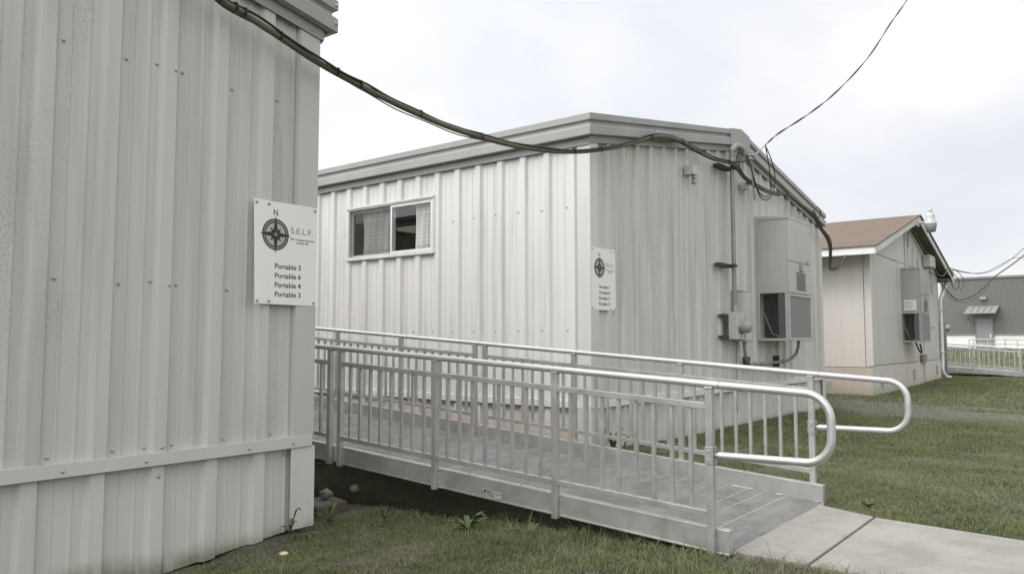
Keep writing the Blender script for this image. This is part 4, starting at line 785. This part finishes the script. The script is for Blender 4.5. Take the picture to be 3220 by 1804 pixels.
# thin loose wire down the wall
c = MB(); c.tube(crv([(9.72, 3.90, .0), (9.70, 3.90, -.2), (9.72, 3.905, -.45), (9.70, 3.90, -.7), (9.66, 3.88, -.9)], 6), .004, 6); tag(c.build('loose_wire', 'wiredark'), 'thin loose black wire hanging down the wall below the meter', 'wire')

# ------------------------------------------------------------------ shingled building
T = C_ = thing('gabled_building', 'cream gabled building with brown shingle roof, right of the white portable', 'building', (20.9, 4.0, -1.1))
xl, xr, yg, zs0 = 17.1, 24.68, 4.0, -.50; xm = 20.9; zpk = 3.06; slp = 1.17 / 4.5; ztp = lambda x: zpk - slp * abs(x - xm)
c = MB(); 
gseams = [17.12, 18.30, 19.55, 20.75, 22.05, 23.30, 24.64]
for i in range(6):
    a, b_ = gseams[i], gseams[i + 1]; o_ = .0 if i % 2 else .004
    c.hexa([(a + .006, yg - .012 - o_, zs0 + .01), (b_ - .006, yg - .012 - o_, zs0 + .01), (b_ - .006, yg + .01, zs0 + .01), (a + .006, yg + .01, zs0 + .01), (a + .006, yg - .012 - o_, 1.86 - .0), (b_ - .006, yg - .012 - o_, 1.86), (b_ - .006, yg + .01, 1.86), (a + .006, yg + .01, 1.86)])
    zA, zB = ztp(a) - .2, ztp(b_) - .2
    if b_ > xm and a < xm:
        for aa, bb in ((a, xm), (xm, b_)): c.hexa([(aa + .0, yg - .020, 1.88), (bb, yg - .020, 1.88), (bb, yg + .01, 1.88), (aa, yg + .01, 1.88), (aa, yg - .020, max(1.9, ztp(aa) - .2)), (bb, yg - .020, max(1.9, ztp(bb) - .2)), (bb, yg + .01, max(1.9, ztp(bb) - .2)), (aa, yg + .01, max(1.9, ztp(aa) - .2))])
    else: c.hexa([(a + .006, yg - .020, 1.88), (b_ - .006, yg - .020, 1.88), (b_ - .006, yg + .01, 1.88), (a + .006, yg + .01, 1.88), (a + .006, yg - .020, max(1.89, zA)), (b_ - .006, yg - .020, max(1.89, zB)), (b_ - .006, yg + .01, max(1.89, zB)), (a + .006, yg + .01, max(1.89, zA))])
c.build('gable_boards', 'plygable', T)
c = MB(); c.box((xl + .02, yg + .011, -1.3), (xr - .02, yg + .05, 1.9)); c.prism([(xl + .02, 1.8), (xr - .02, 1.8), (xr - .02, ztp(xr) - .22), (xm, zpk - .22), (xl + .02, ztp(xl) - .22)], yg + .012, yg + .05); c.box((xl + .04, yg + .05, -1.3), (xr, yg + 12, 1.75)); c.build('wall_core', 'inside', T)
c = MB(); c.box((xl, yg - .03, 1.862), (22.2, yg - .0125, 1.879)); c.build('band_flashing', 'plygable', T)
c = MB(); 
for a, b_ in ((yg - .010, yg + .11), (yg + .122, yg + 1.32), (yg + 1.33, yg + 2.54), (yg + 2.55, yg + 12)): c.box((xl - .012, a, zs0 - .02), (xl + .03, b_, 1.85))
c.build('side_boards', 'plyside', T)
c = MB(); c.box((xl - .028, yg - .028, zs0 + .004), (xl - .013, yg + .06, 1.85)); c.box((xl - .0125, yg - .028, zs0 + .004), (xl + .07, yg - .0165, 1.85)); c.build('corner_board', 'plyside', T)
c = MB()
for a, b_ in ((17.1, 19.5), (19.515, 22.2), (22.215, 24.68)): c.hexa([(a, yg - .032, float(gz(a, yg)) - .05), (b_, yg - .032, float(gz(b_, yg)) - .05), (b_, yg - .005, -1.2), (a, yg - .005, -1.2), (a, yg - .024, zs0 - .004), (b_, yg - .024, zs0 - .004), (b_, yg - .0, zs0 - .004), (a, yg - .0, zs0 - .004)])
c.build('gable_skirt', 'skirtC', T)
c = MB(); c.box((xl - .024, yg - .02, -1.12), (xl + .02, yg + 12, zs0 - .03)); c.build('side_skirt', 'skirtCside', T)
c = MB(); c.box((xl - .0295, 4.80, -.98), (xl - .0245, 4.98, -.82)); c.build('skirt_vent', 'hvacC', T)
for xx, zz in ((17.78, -.84), (21.05, -.80), (24.05, -.77)):
    c = MB(); c.box((xx - .13, yg - .040, zz - .13), (xx + .13, yg - .033, zz + .13)); c.build('skirt_vent', 'hvacC', T)
# roof
ys, ye = 3.70, 16.0; xe0, xe1 = 16.38, 25.45
c = MB()
for a, b_ in ((xe0 - .03, xm), (xm, xe1 + .03)): c.hexa([(a, ys - .03, ztp(a)), (b_, ys - .03, ztp(b_)), (b_, ye, ztp(b_)), (a, ye, ztp(a)), (a, ys - .03, ztp(a) + .03), (b_, ys - .03, ztp(b_) + .03), (b_, ye, ztp(b_) + .03), (a, ye, ztp(a) + .03)])
RF = c.build('roof', 'shingle', T)
c = MB()
for a, b_ in ((xe0, xm), (xm, xe1)): c.hexa([(a, ys - .0, ztp(a) - .15), (b_, ys, ztp(b_) - .15), (b_, ys + .025, ztp(b_) - .15), (a, ys + .025, ztp(a) - .15), (a, ys, ztp(a) - .003), (b_, ys, ztp(b_) - .003), (b_, ys + .025, ztp(b_) - .003), (a, ys + .025, ztp(a) - .003)])
c.build('rake_board', 'trimB', T)
c = MB(); c.box((xe0 - .0, ys + .026, ztp(xe0) - .15), (xe0 + .025, ye, ztp(xe0) - .004)); c.build('eave_board', 'white', T)
c = MB(); c.box((xe1 - .025, ys + .026, ztp(xe1) - .15), (xe1, ye, ztp(xe1) - .004)); c.box((xe1 + .001, ys - .01, ztp(xe1) - .16), (xe1 + .11, ye, ztp(xe1) - .03)); c.build('gutter', 'white', T)
c = MB()
for a, b_ in ((xe0 + .03, xm), (xm, xe1 - .03)): c.hexa([(a, ys + .026, ztp(a) - .04), (b_, ys + .026, ztp(b_) - .04), (b_, ye, ztp(b_) - .04), (a, ye, ztp(a) - .04), (a, ys + .026, ztp(a) - .02), (b_, ys + .026, ztp(b_) - .02), (b_, ye, ztp(b_) - .02), (a, ye, ztp(a) - .02)])
c.box((xr + .03, ys + .03, ztp(xe1) - .14), (xe1 - .03, ye, ztp(xe1) - .125))
c.build('soffit', 'soffit', T)
c = MB(); P = crv([(25.42, 3.86, 1.74), (25.32, 3.88, 1.60), (24.90, 3.92, 1.30), (24.79, 3.94, 1.15), (24.78, 3.94, .6), (24.77, 3.94, -.5), (24.78, 3.94, -.82), (24.95, 3.90, -.97), (25.25, 3.84, -1.02)], 5)
c.tube([tuple(p) for p in P], .05, 8); c.build('downspout', 'white', T)
for zz in (.9, -.3):
    c = MB(); c.box((24.69, 3.885, zz), (24.84, 3.999, zz + .03)); c.build('downspout_strap', 'white', T)
c = MB(); c.box((22.19, 3.955, -1.0), (22.23, 3.964, -.5)); c.tube([(22.35, 3.95, -1.02), (22.35, 3.95, 1.98)], .016, 8); c.build('wall_conduit', 'trimB', T)
c = MB(); c.tube([(20.45, 3.96, 1.75), (20.45, 3.96, 2.72)], .016, 8); c.tube([(20.75, 3.965, 1.9), (20.75, 3.965, 2.7)], .010, 8); c.build('wall_conduit', 'trimB', T)
c = MB(); c.box((21.9, 3.90, -.52), (22.35, 3.968, -.32)); tag(c.build('outlet_box', 'soffit', None, .01), 'brown outlet box low on the shingled building, under its air conditioner', 'electrical box')
c = MB(); c.box((23.2, 3.90, .34), (23.42, 3.972, .46)); c.box((23.24, 3.84, .36), (23.38, 3.899, .44)); tag(c.build('wall_fitting', 'trimB', None, .01), 'small pale wall fitting right of the labelled air conditioner', 'wall fitting')
c = MB(); c.box((22.55, 3.78, 1.95), (23.25, 3.965, 2.26)); BX = tag(c.build('cable_box', 'hvac', None, .01), 'grey cable termination box under the soffit of the shingled building', 'electrical box')
c = MB(); c.tube([(21.3, 3.93, 1.72), (21.3, 3.93, 2.2), (21.4, 3.93, 2.35)], .022, 8); c.tube([(21.9, 3.93, 1.72), (21.9, 3.93, 2.1)], .03, 8); tag(c.build('conduit_stub', 'trimB'), 'pale conduits rising above the labelled air conditioner', 'conduit')
c = MB(); c.tube(crv([(20.65, 3.75, -.05), (20.75, 3.74, -.22), (20.95, 3.80, -.26), (21.15, 3.90, -.12), (21.2, 3.95, .05)], 5), .02, 8); tag(c.build('flexible_conduit', 'darksteel'), 'dark flexible conduit looping below the labelled air conditioner', 'conduit')
# dusk-to-dawn yard light on the peak
T = thing('yard_light', 'white barn style yard light on an arm at the gable peak', 'outdoor light', (20.55, 3.42, 2.6))
c = MB(); c.lathe((20.50, 3.40, 2.59), [(.03, 0), (.10, .005), (.130, .16), (.132, .19)], 'z', 24); c.build('refractor', 'lens', T)
c = MB(); c.lathe((20.50, 3.40, 2.78), [(.138, 0), (.138, .015), (.112, .085), (.10, .10), (.095, .16), (.095, .20), (.065, .265), (.055, .27), (.055, .285), (.0001, .29)], 'z', 24); c.build('housing', 'lampwhite', T)
c = MB(); c.lathe((20.50, 3.40, 3.07), [(.035, 0), (.045, .005), (.045, .075), (.0001, .08)], 'z', 16); c.build('photocell', 'lampwhite', T)
c = MB(); c.tube([(20.47, 3.45, 2.845), (20.5, 3.67, 2.82), (20.55, 3.70, 2.82)], .022, 10); c.box((20.45, 3.67, 2.76), (20.65, 3.699, 2.88)); c.build('arm', 'lampwhite', T)
# tangle of data wires from the termination box, and the drops to the right
def wire(label, pts, r=.007, m='wire', nm='overhead_wire', grp='overhead wires at the shingled building'):
    c = MB(); c.tube([tuple(p) for p in crv(pts, 8)], r, 6); tag(c.build(nm, m), label, 'wire', grp)
wire('upper thin wire rising right from the shingled rake board', [(24.6, 3.66, 2.06), (25.1, 3.4, 1.98), (25.5, 3.05, 1.93), (25.6, 2.72, 2.02), (25.7, 2.3, 2.30), (25.8, 1.85, 2.75), (25.9, .6, 4.2)], .010, 'wiredark')
wire('thick dark wire rising steeply right from below the rake corner', [(23.3, 3.75, 1.7), (24.2, 3.6, 1.30), (25.0, 3.50, 1.18), (25.5, 3.20, 1.32), (25.6, 2.95, 1.55), (25.7, 2.72, 1.82), (25.8, 2.3, 2.15), (25.9, 1.9, 2.50), (26.2, .6, 3.7)], .016, 'wiredark')
wire('pale twisted wire below the upper wire', [(24.4, 3.66, 2.04), (25.0, 3.3, 1.93), (25.4, 2.9, 1.96), (25.6, 2.55, 2.16), (25.8, 2.2, 2.35), (25.9, 1.9, 2.3), (26.1, .8, 2.1)], .008, 'wire')
wire('lowest sagging wire under the gable corner', [(22.9, 3.77, 1.93), (23.5, 3.70, 1.5), (24.3, 3.58, 1.17), (25.2, 3.42, 1.12), (25.55, 3.1, 1.28), (25.6, 2.8, 1.62)], .008, 'wiredark')
wire('coiled wire loop against the rake board end', [(24.3, 3.64, 2.0), (24.8, 3.6, 1.95), (25.2, 3.52, 1.72), (25.1, 3.54, 1.5), (24.8, 3.6, 1.5), (24.6, 3.63, 1.75), (24.8, 3.6, 2.0), (25.15, 3.5, 1.95), (25.4, 3.42, 1.70), (25.2, 3.5, 1.42)], .010, 'wiredark')
wire('thin wire from the termination box to the rake board', [(22.9, 3.77, 1.98), (23.3, 3.72, 1.78), (23.8, 3.68, 1.80), (24.3, 3.66, 1.98), (24.6, 3.66, 2.05)], .009, 'wire')
wire('slack wire hugging the soffit up to the peak', [(22.75, 3.82, 2.26), (22.2, 3.86, 2.36), (21.7, 3.88, 2.55), (21.2, 3.90, 2.72), (20.8, 3.93, 2.70), (20.75, 3.95, 2.3)], .010, 'wire')
wire('second slack wire below the soffit', [(22.6, 3.82, 2.22), (22.0, 3.88, 2.22), (21.4, 3.9, 2.45), (20.95, 3.92, 2.66), (20.5, 3.94, 2.72)], .009, 'wire')
wire('hanging wire loop right of the termination box', [(23.1, 3.9, 1.95), (23.1, 3.9, 1.6), (23.2, 3.9, 1.35), (23.4, 3.9, 1.28), (23.45, 3.9, 1.5), (23.25, 3.9, 1.8), (23.15, 3.9, 1.95)], .007, 'wire')
# meter pedestal beyond the downspout
T = thing('meter_pedestal', 'grey meter pedestal with white pipe behind the downspout', 'electric meter', (27.2, 4.30, -1.1))
c = MB(); c.box((27.1, 4.20, -1.1), (27.3, 4.40, .62)); c.build('enclosure', 'fluteTrim', T, .01)
c = MB(); c.lathe((27.2, 4.20, .42), [(.10, 0), (.10, .10), (.0001, .12)], 'y', 18); c.build('meter', 'lens', T)
c = MB(); c.tube([(27.2, 4.33, .6), (27.2, 4.33, 2.1)], .05, 12); c.build('pipe', 'white', T)

# ------------------------------------------------------------------ far steel building
T = thing('steel_building', 'long grey fluted steel building with white block base, far right', 'building', (60.5, 5, -.5))
c = MB(); P = []; y = -30.0
while y < 26: P += [(y, 0), (y + .03, .02), (y + .075, .02), (y + .105, 0)]; y += .13
vs = []; fs = []
for a, o_ in P: vs += [(60.1 - o_, a, .52), (60.1 - o_, a, 4.22)]
# leave the door opening clear: faces only outside it, plus the piece above the door
for i in range(len(P) - 1): fs.append((2 * i, 2 * i + 2, 2 * i + 3, 2 * i + 1))
c.add(vs, fs); c.build('fluted_wall', 'flutedD', T)
c = MB(); c.box((60.0, -30, 4.20), (60.3, 26, 4.34)); c.box((60.02, -30, .47), (60.12, 26, .53)); c.build('trim', 'fluteTrim', T)
c = MB(); c.box((60.13, -30, -.8), (60.4, 26, .469)); c.build('block_base', 'cmu', T)
c = MB(); c.box((60.4, -30, -.8), (85, 26, 4.15)); c.build('core', 'flutedD', T)
c = MB(); c.box((60.5, -30, 4.16), (86, 26, 4.25)); c.build('roof', 'roof', T)
c = MB(); c.box((60.0, 6.56, -.54), (60.05, 7.47, 1.50)); DR = c.build('door', 'doorD', T)
c = MB(); c.box((59.98, 6.50, -.54), (60.06, 6.555, 1.56)); c.box((59.98, 7.475, -.54), (60.06, 7.53, 1.56)); c.box((59.98, 6.555, 1.505), (60.06, 7.475, 1.56)); c.build('door_frame', 'fluteTrim', T)
c = MB(); c.box((59.93, 6.63, .28), (59.999, 6.70, .50)); c.build('door_handle', 'white', DR)
c = MB(); c.hexa([(59.0, 6.22, 1.84), (59.0, 8.07, 1.84), (60.04, 7.94, 2.31), (60.04, 6.10, 2.31), (59.0, 6.22, 1.90), (59.0, 8.07, 1.90), (60.04, 7.94, 2.37), (60.04, 6.10, 2.37)]); AW = c.build('awning', 'awn', T)
for k in range(6):
    y = 6.16 + .356 * k; c = MB(); c.beam((59.0, y + .08, 1.92), (60.04, y - .03, 2.39), .035, .04); c.build('awning_rib', 'fluteTrim', AW)
c = MB()
for y in (6.35, 7.85): c = MB(); c.tube(crv([(59.25, y, 1.90), (59.4, y, 1.62), (60.0, y, 1.42)], 5), .03, 8); c.build('awning_bracket', 'fluteTrim', AW)
c = MB(); c.lathe((62, 7.57, 4.25), [(.25, 0), (.25, .12), (.4, .14), (.4, .22), (.1, .26)], 'z', 18); c.build('roof_vent', 'trimB', T)
T = thing('wall_light', 'boxy wall light above the awning on the far steel building', 'outdoor light', (60, 7.0, 2.8))
c = MB(); c.box((59.86, 6.80, 2.78), (60.04, 7.22, 3.02)); c.build('housing', 'fluteTrim', T, .02); c = MB(); c.box((59.83, 6.86, 2.80), (59.859, 7.16, 2.95)); c.build('lens', 'lens', T)
T = thing('railing', 'thin grey two-rail railing in front of the far door', 'railing', (45, 4, -.8))
yy = [5.95, 5.75, 5.14, 4.40, 3.90, 3.0, 2.0]; zt = lambda y: .12 - .03 * max(0, 4.5 - y)
c = MB(); c.tube([(45, y, zt(y)) for y in yy], .025, 8); c.build('top_rail', 'alu', T)
c = MB(); c.tube([(45, y, zt(y) - .23) for y in yy], .022, 8); c.build('mid_rail', 'alu', T)
for y in yy:
    c = MB(); c.tube([(45, y, -.85), (45, y, zt(y))], .022, 8); c.build('post', 'alu', T)

# ------------------------------------------------------------------ stones, weeds, dandelion
def stone(p, r, label, m='stone', squash=.8, seed=1, nm='stone'):
    bm = bmesh.new(); bmesh.ops.create_icosphere(bm, subdivisions=3, radius=r)
    for v in bm.verts: n = mnoise.noise(v.co * (2.2 / r) * .5 + Vector((seed, 0, 0))); v.co *= 1 + .35 * n; v.co.z *= squash
    me = bpy.data.meshes.new(nm); bm.to_mesh(me); bm.free(); me.materials.append(M[m]); o = bpy.data.objects.new(nm, me); o.location = p; col.objects.link(o)
    for f in me.polygons: f.use_smooth = True
    return tag(o, label, 'stone')
stone((3.50, 4.36, -1.045), .042, 'rounded tan stone on the old block under the ramp', seed=3)
stone((3.80, 4.42, -1.06), .035, 'dim grey stone in the dark under the ramp', seed=5)
c = MB(); c.hexa([(3.30, 4.20, -1.20), (3.62, 4.24, -1.20), (3.66, 4.50, -1.20), (3.30, 4.52, -1.20), (3.31, 4.21, -1.085), (3.60, 4.26, -1.095), (3.64, 4.48, -1.09), (3.32, 4.50, -1.08)]); tag(c.build('concrete_block', 'block', None, .01), 'half buried brown block under the ramp beside the near corner', 'block')
def weed(p, n, L, wd, label, up=.5, seed=0):
    rr = random.Random(seed); c = MB()
    for k in range(n):
        a = 2 * math.pi * k / n + rr.uniform(-.3, .3); l = L * rr.uniform(.4, 1.15); u = up * rr.uniform(.5, 1.9); d = Vector((math.cos(a), math.sin(a), 0)); s_ = Vector((-d.y, d.x, 0)); rows = []
        for i, (t_, w_) in enumerate(((0, .12), (.25, .55), (.55, 1), (.8, .75), (1, .05))):
            h = u * l * math.sin(t_ * 2.0); q = Vector(p) + d * l * t_ + Vector((0, 0, h)); rows.append((q - s_ * wd * w_ / 2 + Vector((0, 0, .006)), q - Vector((0, 0, .0)), q + s_ * wd * w_ / 2 + Vector((0, 0, .006))))
        vs = [v for r_ in rows for v in r_]; fs = []
        for i in range(4):
            for j in range(2): b0 = i * 3 + j; fs.append((b0, b0 + 1, b0 + 4, b0 + 3))
        c.add(vs, fs, True)
    return tag(c.build('weed', 'leaf'), label, 'plant', 'broadleaf weeds')
weed((3.50, 3.06, -1.11), 17, .13, .036, 'broad leafed weed rosette under the ramp edge, left of the sticker', .45, 1)
weed((3.55, 2.66, -1.11), 13, .10, .028, 'small weed rosette beneath the sticker on the ramp', .5, 2)
weed((6.44, 3.82, -1.04), 12, .13, .036, 'dark bushy weed at the foot of the white corner, behind the rails', 1.1, 3)
weed((6.60, 3.80, -1.08), 8, .12, .025, 'smaller weed right of the dark bushy weed', .9, 4)
weed((3.22, 3.98, -1.14), 9, .09, .026, 'weed beside the near grey corner', .8, 5)
weed((2.84, 3.86, -1.12), 6, .08, .022, 'upright weed at the muddy foot of the near corner', 1.2, 7)
weed((3.48, 3.75, -1.13), 8, .07, .022, 'weed in the dim grass just under the ramp post pair', .8, 9)
weed((5.55, 1.35, -1.09), 9, .07, .024, 'weed at the edge of the bare patch beyond the ramp foot', .4, 10)
T = thing('dandelion', 'pale dandelion head on a thin stalk in the near grass', 'flower', (2.30, 3.19, -1.12))
c = MB(); c.tube(crv([(2.30, 3.19, -1.12), (2.305, 3.19, -1.06), (2.31, 3.185, -1.015)], 5), .0025, 6); c.build('stalk', 'stemm', T)
c = MB(); c.lathe((2.31, 3.185, -1.016), [(.003, 0), (.018, .004), (.022, .010), (.014, .016), (.0001, .018)], 'z', 16); c.build('flower_head', 'petal', T)

# ------------------------------------------------------------------ grass
fpx = 27.262 / 36; yaw = R(37.981); pit = R(4.033)
F = np.array([math.cos(yaw) * math.cos(pit), math.sin(yaw) * math.cos(pit), math.sin(pit)]); Rt = np.array([math.sin(yaw), -math.cos(yaw), 0]); Up = np.cross(Rt, F)
def inview(x, y, z, mg=.08):
    P = np.stack([x, y, z], -1); d = P @ F; sx = fpx * (P @ Rt) / d; sy = fpx * (P @ Up) / d
    return (d > .3) & (np.abs(sx) < .5 + mg) & (sy > -.28 - mg * .9)
def vnoise(x, y, s, seed):
    """smooth value noise in numpy"""
    g = np.random.default_rng(seed).random((256, 256)); X = x * s; Y = y * s; xi = np.floor(X).astype(int); yi = np.floor(Y).astype(int); fx = X - xi; fy = Y - yi; fx = fx * fx * (3 - 2 * fx); fy = fy * fy * (3 - 2 * fy)
    a = g[xi % 256, yi % 256]; b_ = g[(xi + 1) % 256, yi % 256]; c = g[xi % 256, (yi + 1) % 256]; d = g[(xi + 1) % 256, (yi + 1) % 256]
    return a * (1 - fx) * (1 - fy) + b_ * fx * (1 - fy) + c * (1 - fx) * fy + d * fx * fy
def bump_at(x, y):
    i = np.clip(np.searchsorted(gx, x) - 1, 0, len(gx) - 2); j = np.clip(np.searchsorted(gy, y) - 1, 0, len(gy) - 2)
    u = (x - gx[i]) / (gx[i + 1] - gx[i]); v = (y - gy[j]) / (gy[j + 1] - gy[j])
    Zg = Z_; return Zg[i, j] * (1 - u) * (1 - v) + Zg[i + 1, j] * u * (1 - v) + Zg[i, j + 1] * (1 - u) * v + Zg[i + 1, j + 1] * u * v
def scatter(x0, x1, y0, y1, dens, hmin, hmax, wd, seed, thin=True):
    r = np.random.default_rng(seed); n = int((x1 - x0) * (y1 - y0) * dens); x = r.uniform(x0, x1, n); y = r.uniform(y0, y1, n); z = bump_at(x, y)
    keep = inview(x, y, z)
    walkL = np.interp(y, [-2.2, -.3, 1.2, 1.6], [3.49, 3.79, 3.855, 3.86]) + .06 * vnoise(x, y, 9, 5) - .02
    walkR = np.interp(y, [-2.2, -.33, .44, 1.21, 1.6], [4.63, 4.93, 5.03, 5.14, 5.32]) + .03 * vnoise(x, y, 7, 6) - .01
    keep &= ~((y < 1.60) & (x > walkL) & (x < walkR))
    keep &= ~((x > 3.84) & (x < 5.36) & (y > 1.56)); keep &= ~((x > 3.70) & (x < 5.36) & (y > 4.5))
    keep &= ~((y > 3.90) & (x < 3.10)); keep &= ~((y > 3.95) & (x > 6.25) & (x < 13.84)); keep &= ~((y > 3.96) & (x > 17.0) & (x < 24.7))
    # thinner under the ramp edge, on mud by the near wall and on the bare track
    p = np.ones(n)
    p *= np.where((x < 5.4) & (y > 1.5), np.clip((3.95 - x) / .25 + .15 + (vnoise(x, y, 5, 9) - .5), 0.04, 1), 1) if thin else 1
    p *= np.where((x < 3.9) & (y > 3.5), np.clip((4.6 - y) / .6, .6, 1), 1)
    edge = x + 3.2 * vnoise(x, y, .5, 3) * .5 + .8
    band = np.clip((edge - 13.4) / .8, 0, 1) * np.clip((17.8 - edge) / .9, 0, 1); p *= 1 - .95 * band * np.clip(vnoise(x, y, 1.1, 4) * 2.2 + .25, 0, 1)
    bare = np.clip((vnoise(x, y, 2.6, 21) - .62) * 6, 0, 1) * (x < 9); clump = vnoise(x, y, 14, 41) * (x < 9) + (x >= 9) * .6; p *= np.clip(.5 + 1.0 * clump, 0, 1); p *= 1 - .55 * bare
    keep &= r.random(n) < p; x, y, z = x[keep], y[keep], z[keep]; n = len(x)
    t1, t2 = vnoise(x, y, 2.3, 31), vnoise(x, y, .7, 32); h = r.uniform(hmin, hmax, n) * (.45 + .6 * vnoise(x, y, 3.1, 33) + .7 * vnoise(x, y, 15, 41) ** 2) * np.where(r.random(n) < .02, 1.8, 1)
    # shorter in the open lawn, taller along edges of the ramp and walls
    edgeb = ((x > 3.3) & (x < 3.85) & (y < 3.2)) | ((x > 6.2) & (x < 14) & (y > 3.6)); h = h * np.where(edgeb, 1.45, 1.0)
    az = r.uniform(0, 2 * np.pi, n); ln = r.uniform(.3, 1.5, n) * h; dx, dy = np.cos(az), np.sin(az); fa = az + r.uniform(-1, 1, n) + np.pi / 2; sx, sy = np.cos(fa), np.sin(fa); w_ = wd * r.uniform(.6, 1.3, n)
    V = np.zeros((n, 5, 3)); zb_ = z - .004
    V[:, 0] = np.stack([x - sx * w_ / 2, y - sy * w_ / 2, zb_], -1); V[:, 1] = np.stack([x + sx * w_ / 2, y + sy * w_ / 2, zb_], -1)
    mx_, my_ = x + dx * ln * .35, y + dy * ln * .35; V[:, 2] = np.stack([mx_ + sx * w_ * .4, my_ + sy * w_ * .4, zb_ + h * .62], -1); V[:, 3] = np.stack([mx_ - sx * w_ * .4, my_ - sy * w_ * .4, zb_ + h * .62], -1)
    V[:, 4] = np.stack([x + dx * ln, y + dy * ln, zb_ + h], -1)
    g0 = np.array([.125, .148, .066]); g1 = np.array([.235, .258, .128]); st = np.array([.36, .31, .265])
    c = g0 + (g1 - g0) * np.clip(t1 * .7 + r.random(n) * .45 + .35 * (vnoise(x, y, 9, 44) - .5), 0, 1)[:, None]
    dead = r.random(n) < (.09 + .26 * np.clip((t2 - .45) * 3, 0, 1) + .75 * np.clip((vnoise(x, y, 2.6, 21) - .54) * 5, 0, .8) * (x < 9)); c[dead] = st * r.uniform(.45, 1.0, (int(dead.sum()), 1)); V[dead, 2:, 2] = zb_[dead][:, None] + (V[dead, 2:, 2] - zb_[dead][:, None]) * .45
    yel = r.random(n) < .12; c[yel] = np.array([.24, .24, .12])
    return V, c
parts = [scatter(1.0, 4.0, 0.2, 4.3, 21000, .012, .034, .0048, 1), scatter(3.9, 9, -2, 4.3, 8000, .012, .034, .0056, 2), scatter(9, 15, -4, 5, 3600, .018, .040, .008, 3), scatter(15, 32, -6, 9, 800, .02, .05, .016, 4), scatter(32, 60, -8, 14, 45, .04, .09, .05, 5),
         scatter(3.0, 3.95, .2, 4.2, 420, .04, .085, .0045, 6, False), scatter(3.62, 3.92, -.4, 1.72, 7000, .03, .062, .0045, 8, False), scatter(4.9, 5.5, -.6, 1.6, 3500, .02, .05, .0045, 9, False), scatter(3.2, 6.2, 4.3, 9, 300, .03, .07, .006, 7)]
V = np.concatenate([p[0] for p in parts]); Cc = np.concatenate([p[1] for p in parts]); n = len(V)
me = bpy.data.meshes.new('grass'); me.vertices.add(n * 5); me.vertices.foreach_set('co', V.reshape(-1))
lp = (np.arange(n)[:, None] * 5 + np.array([0, 1, 2, 3, 3, 2, 4])).reshape(-1); me.loops.add(n * 7); me.loops.foreach_set('vertex_index', lp.astype(np.int32))
me.polygons.add(n * 2); ls = (np.arange(n)[:, None] * 7 + np.array([0, 4])).reshape(-1); me.polygons.foreach_set('loop_start', ls.astype(np.int32))
me.update(calc_edges=True); me.validate()
ca = me.color_attributes.new('tint', 'FLOAT_COLOR', 'POINT'); cc = np.ones((n * 5, 4), np.float32); cc[:, :3] = np.repeat(Cc, 5, 0); ca.data.foreach_set('color', cc.reshape(-1))
me.materials.append(M['grass']); go = bpy.data.objects.new('grass', me); col.objects.link(go); tag(go, 'short patchy green lawn around the ramp and buildings', 'grass', kind='stuff')
print('blades', n)
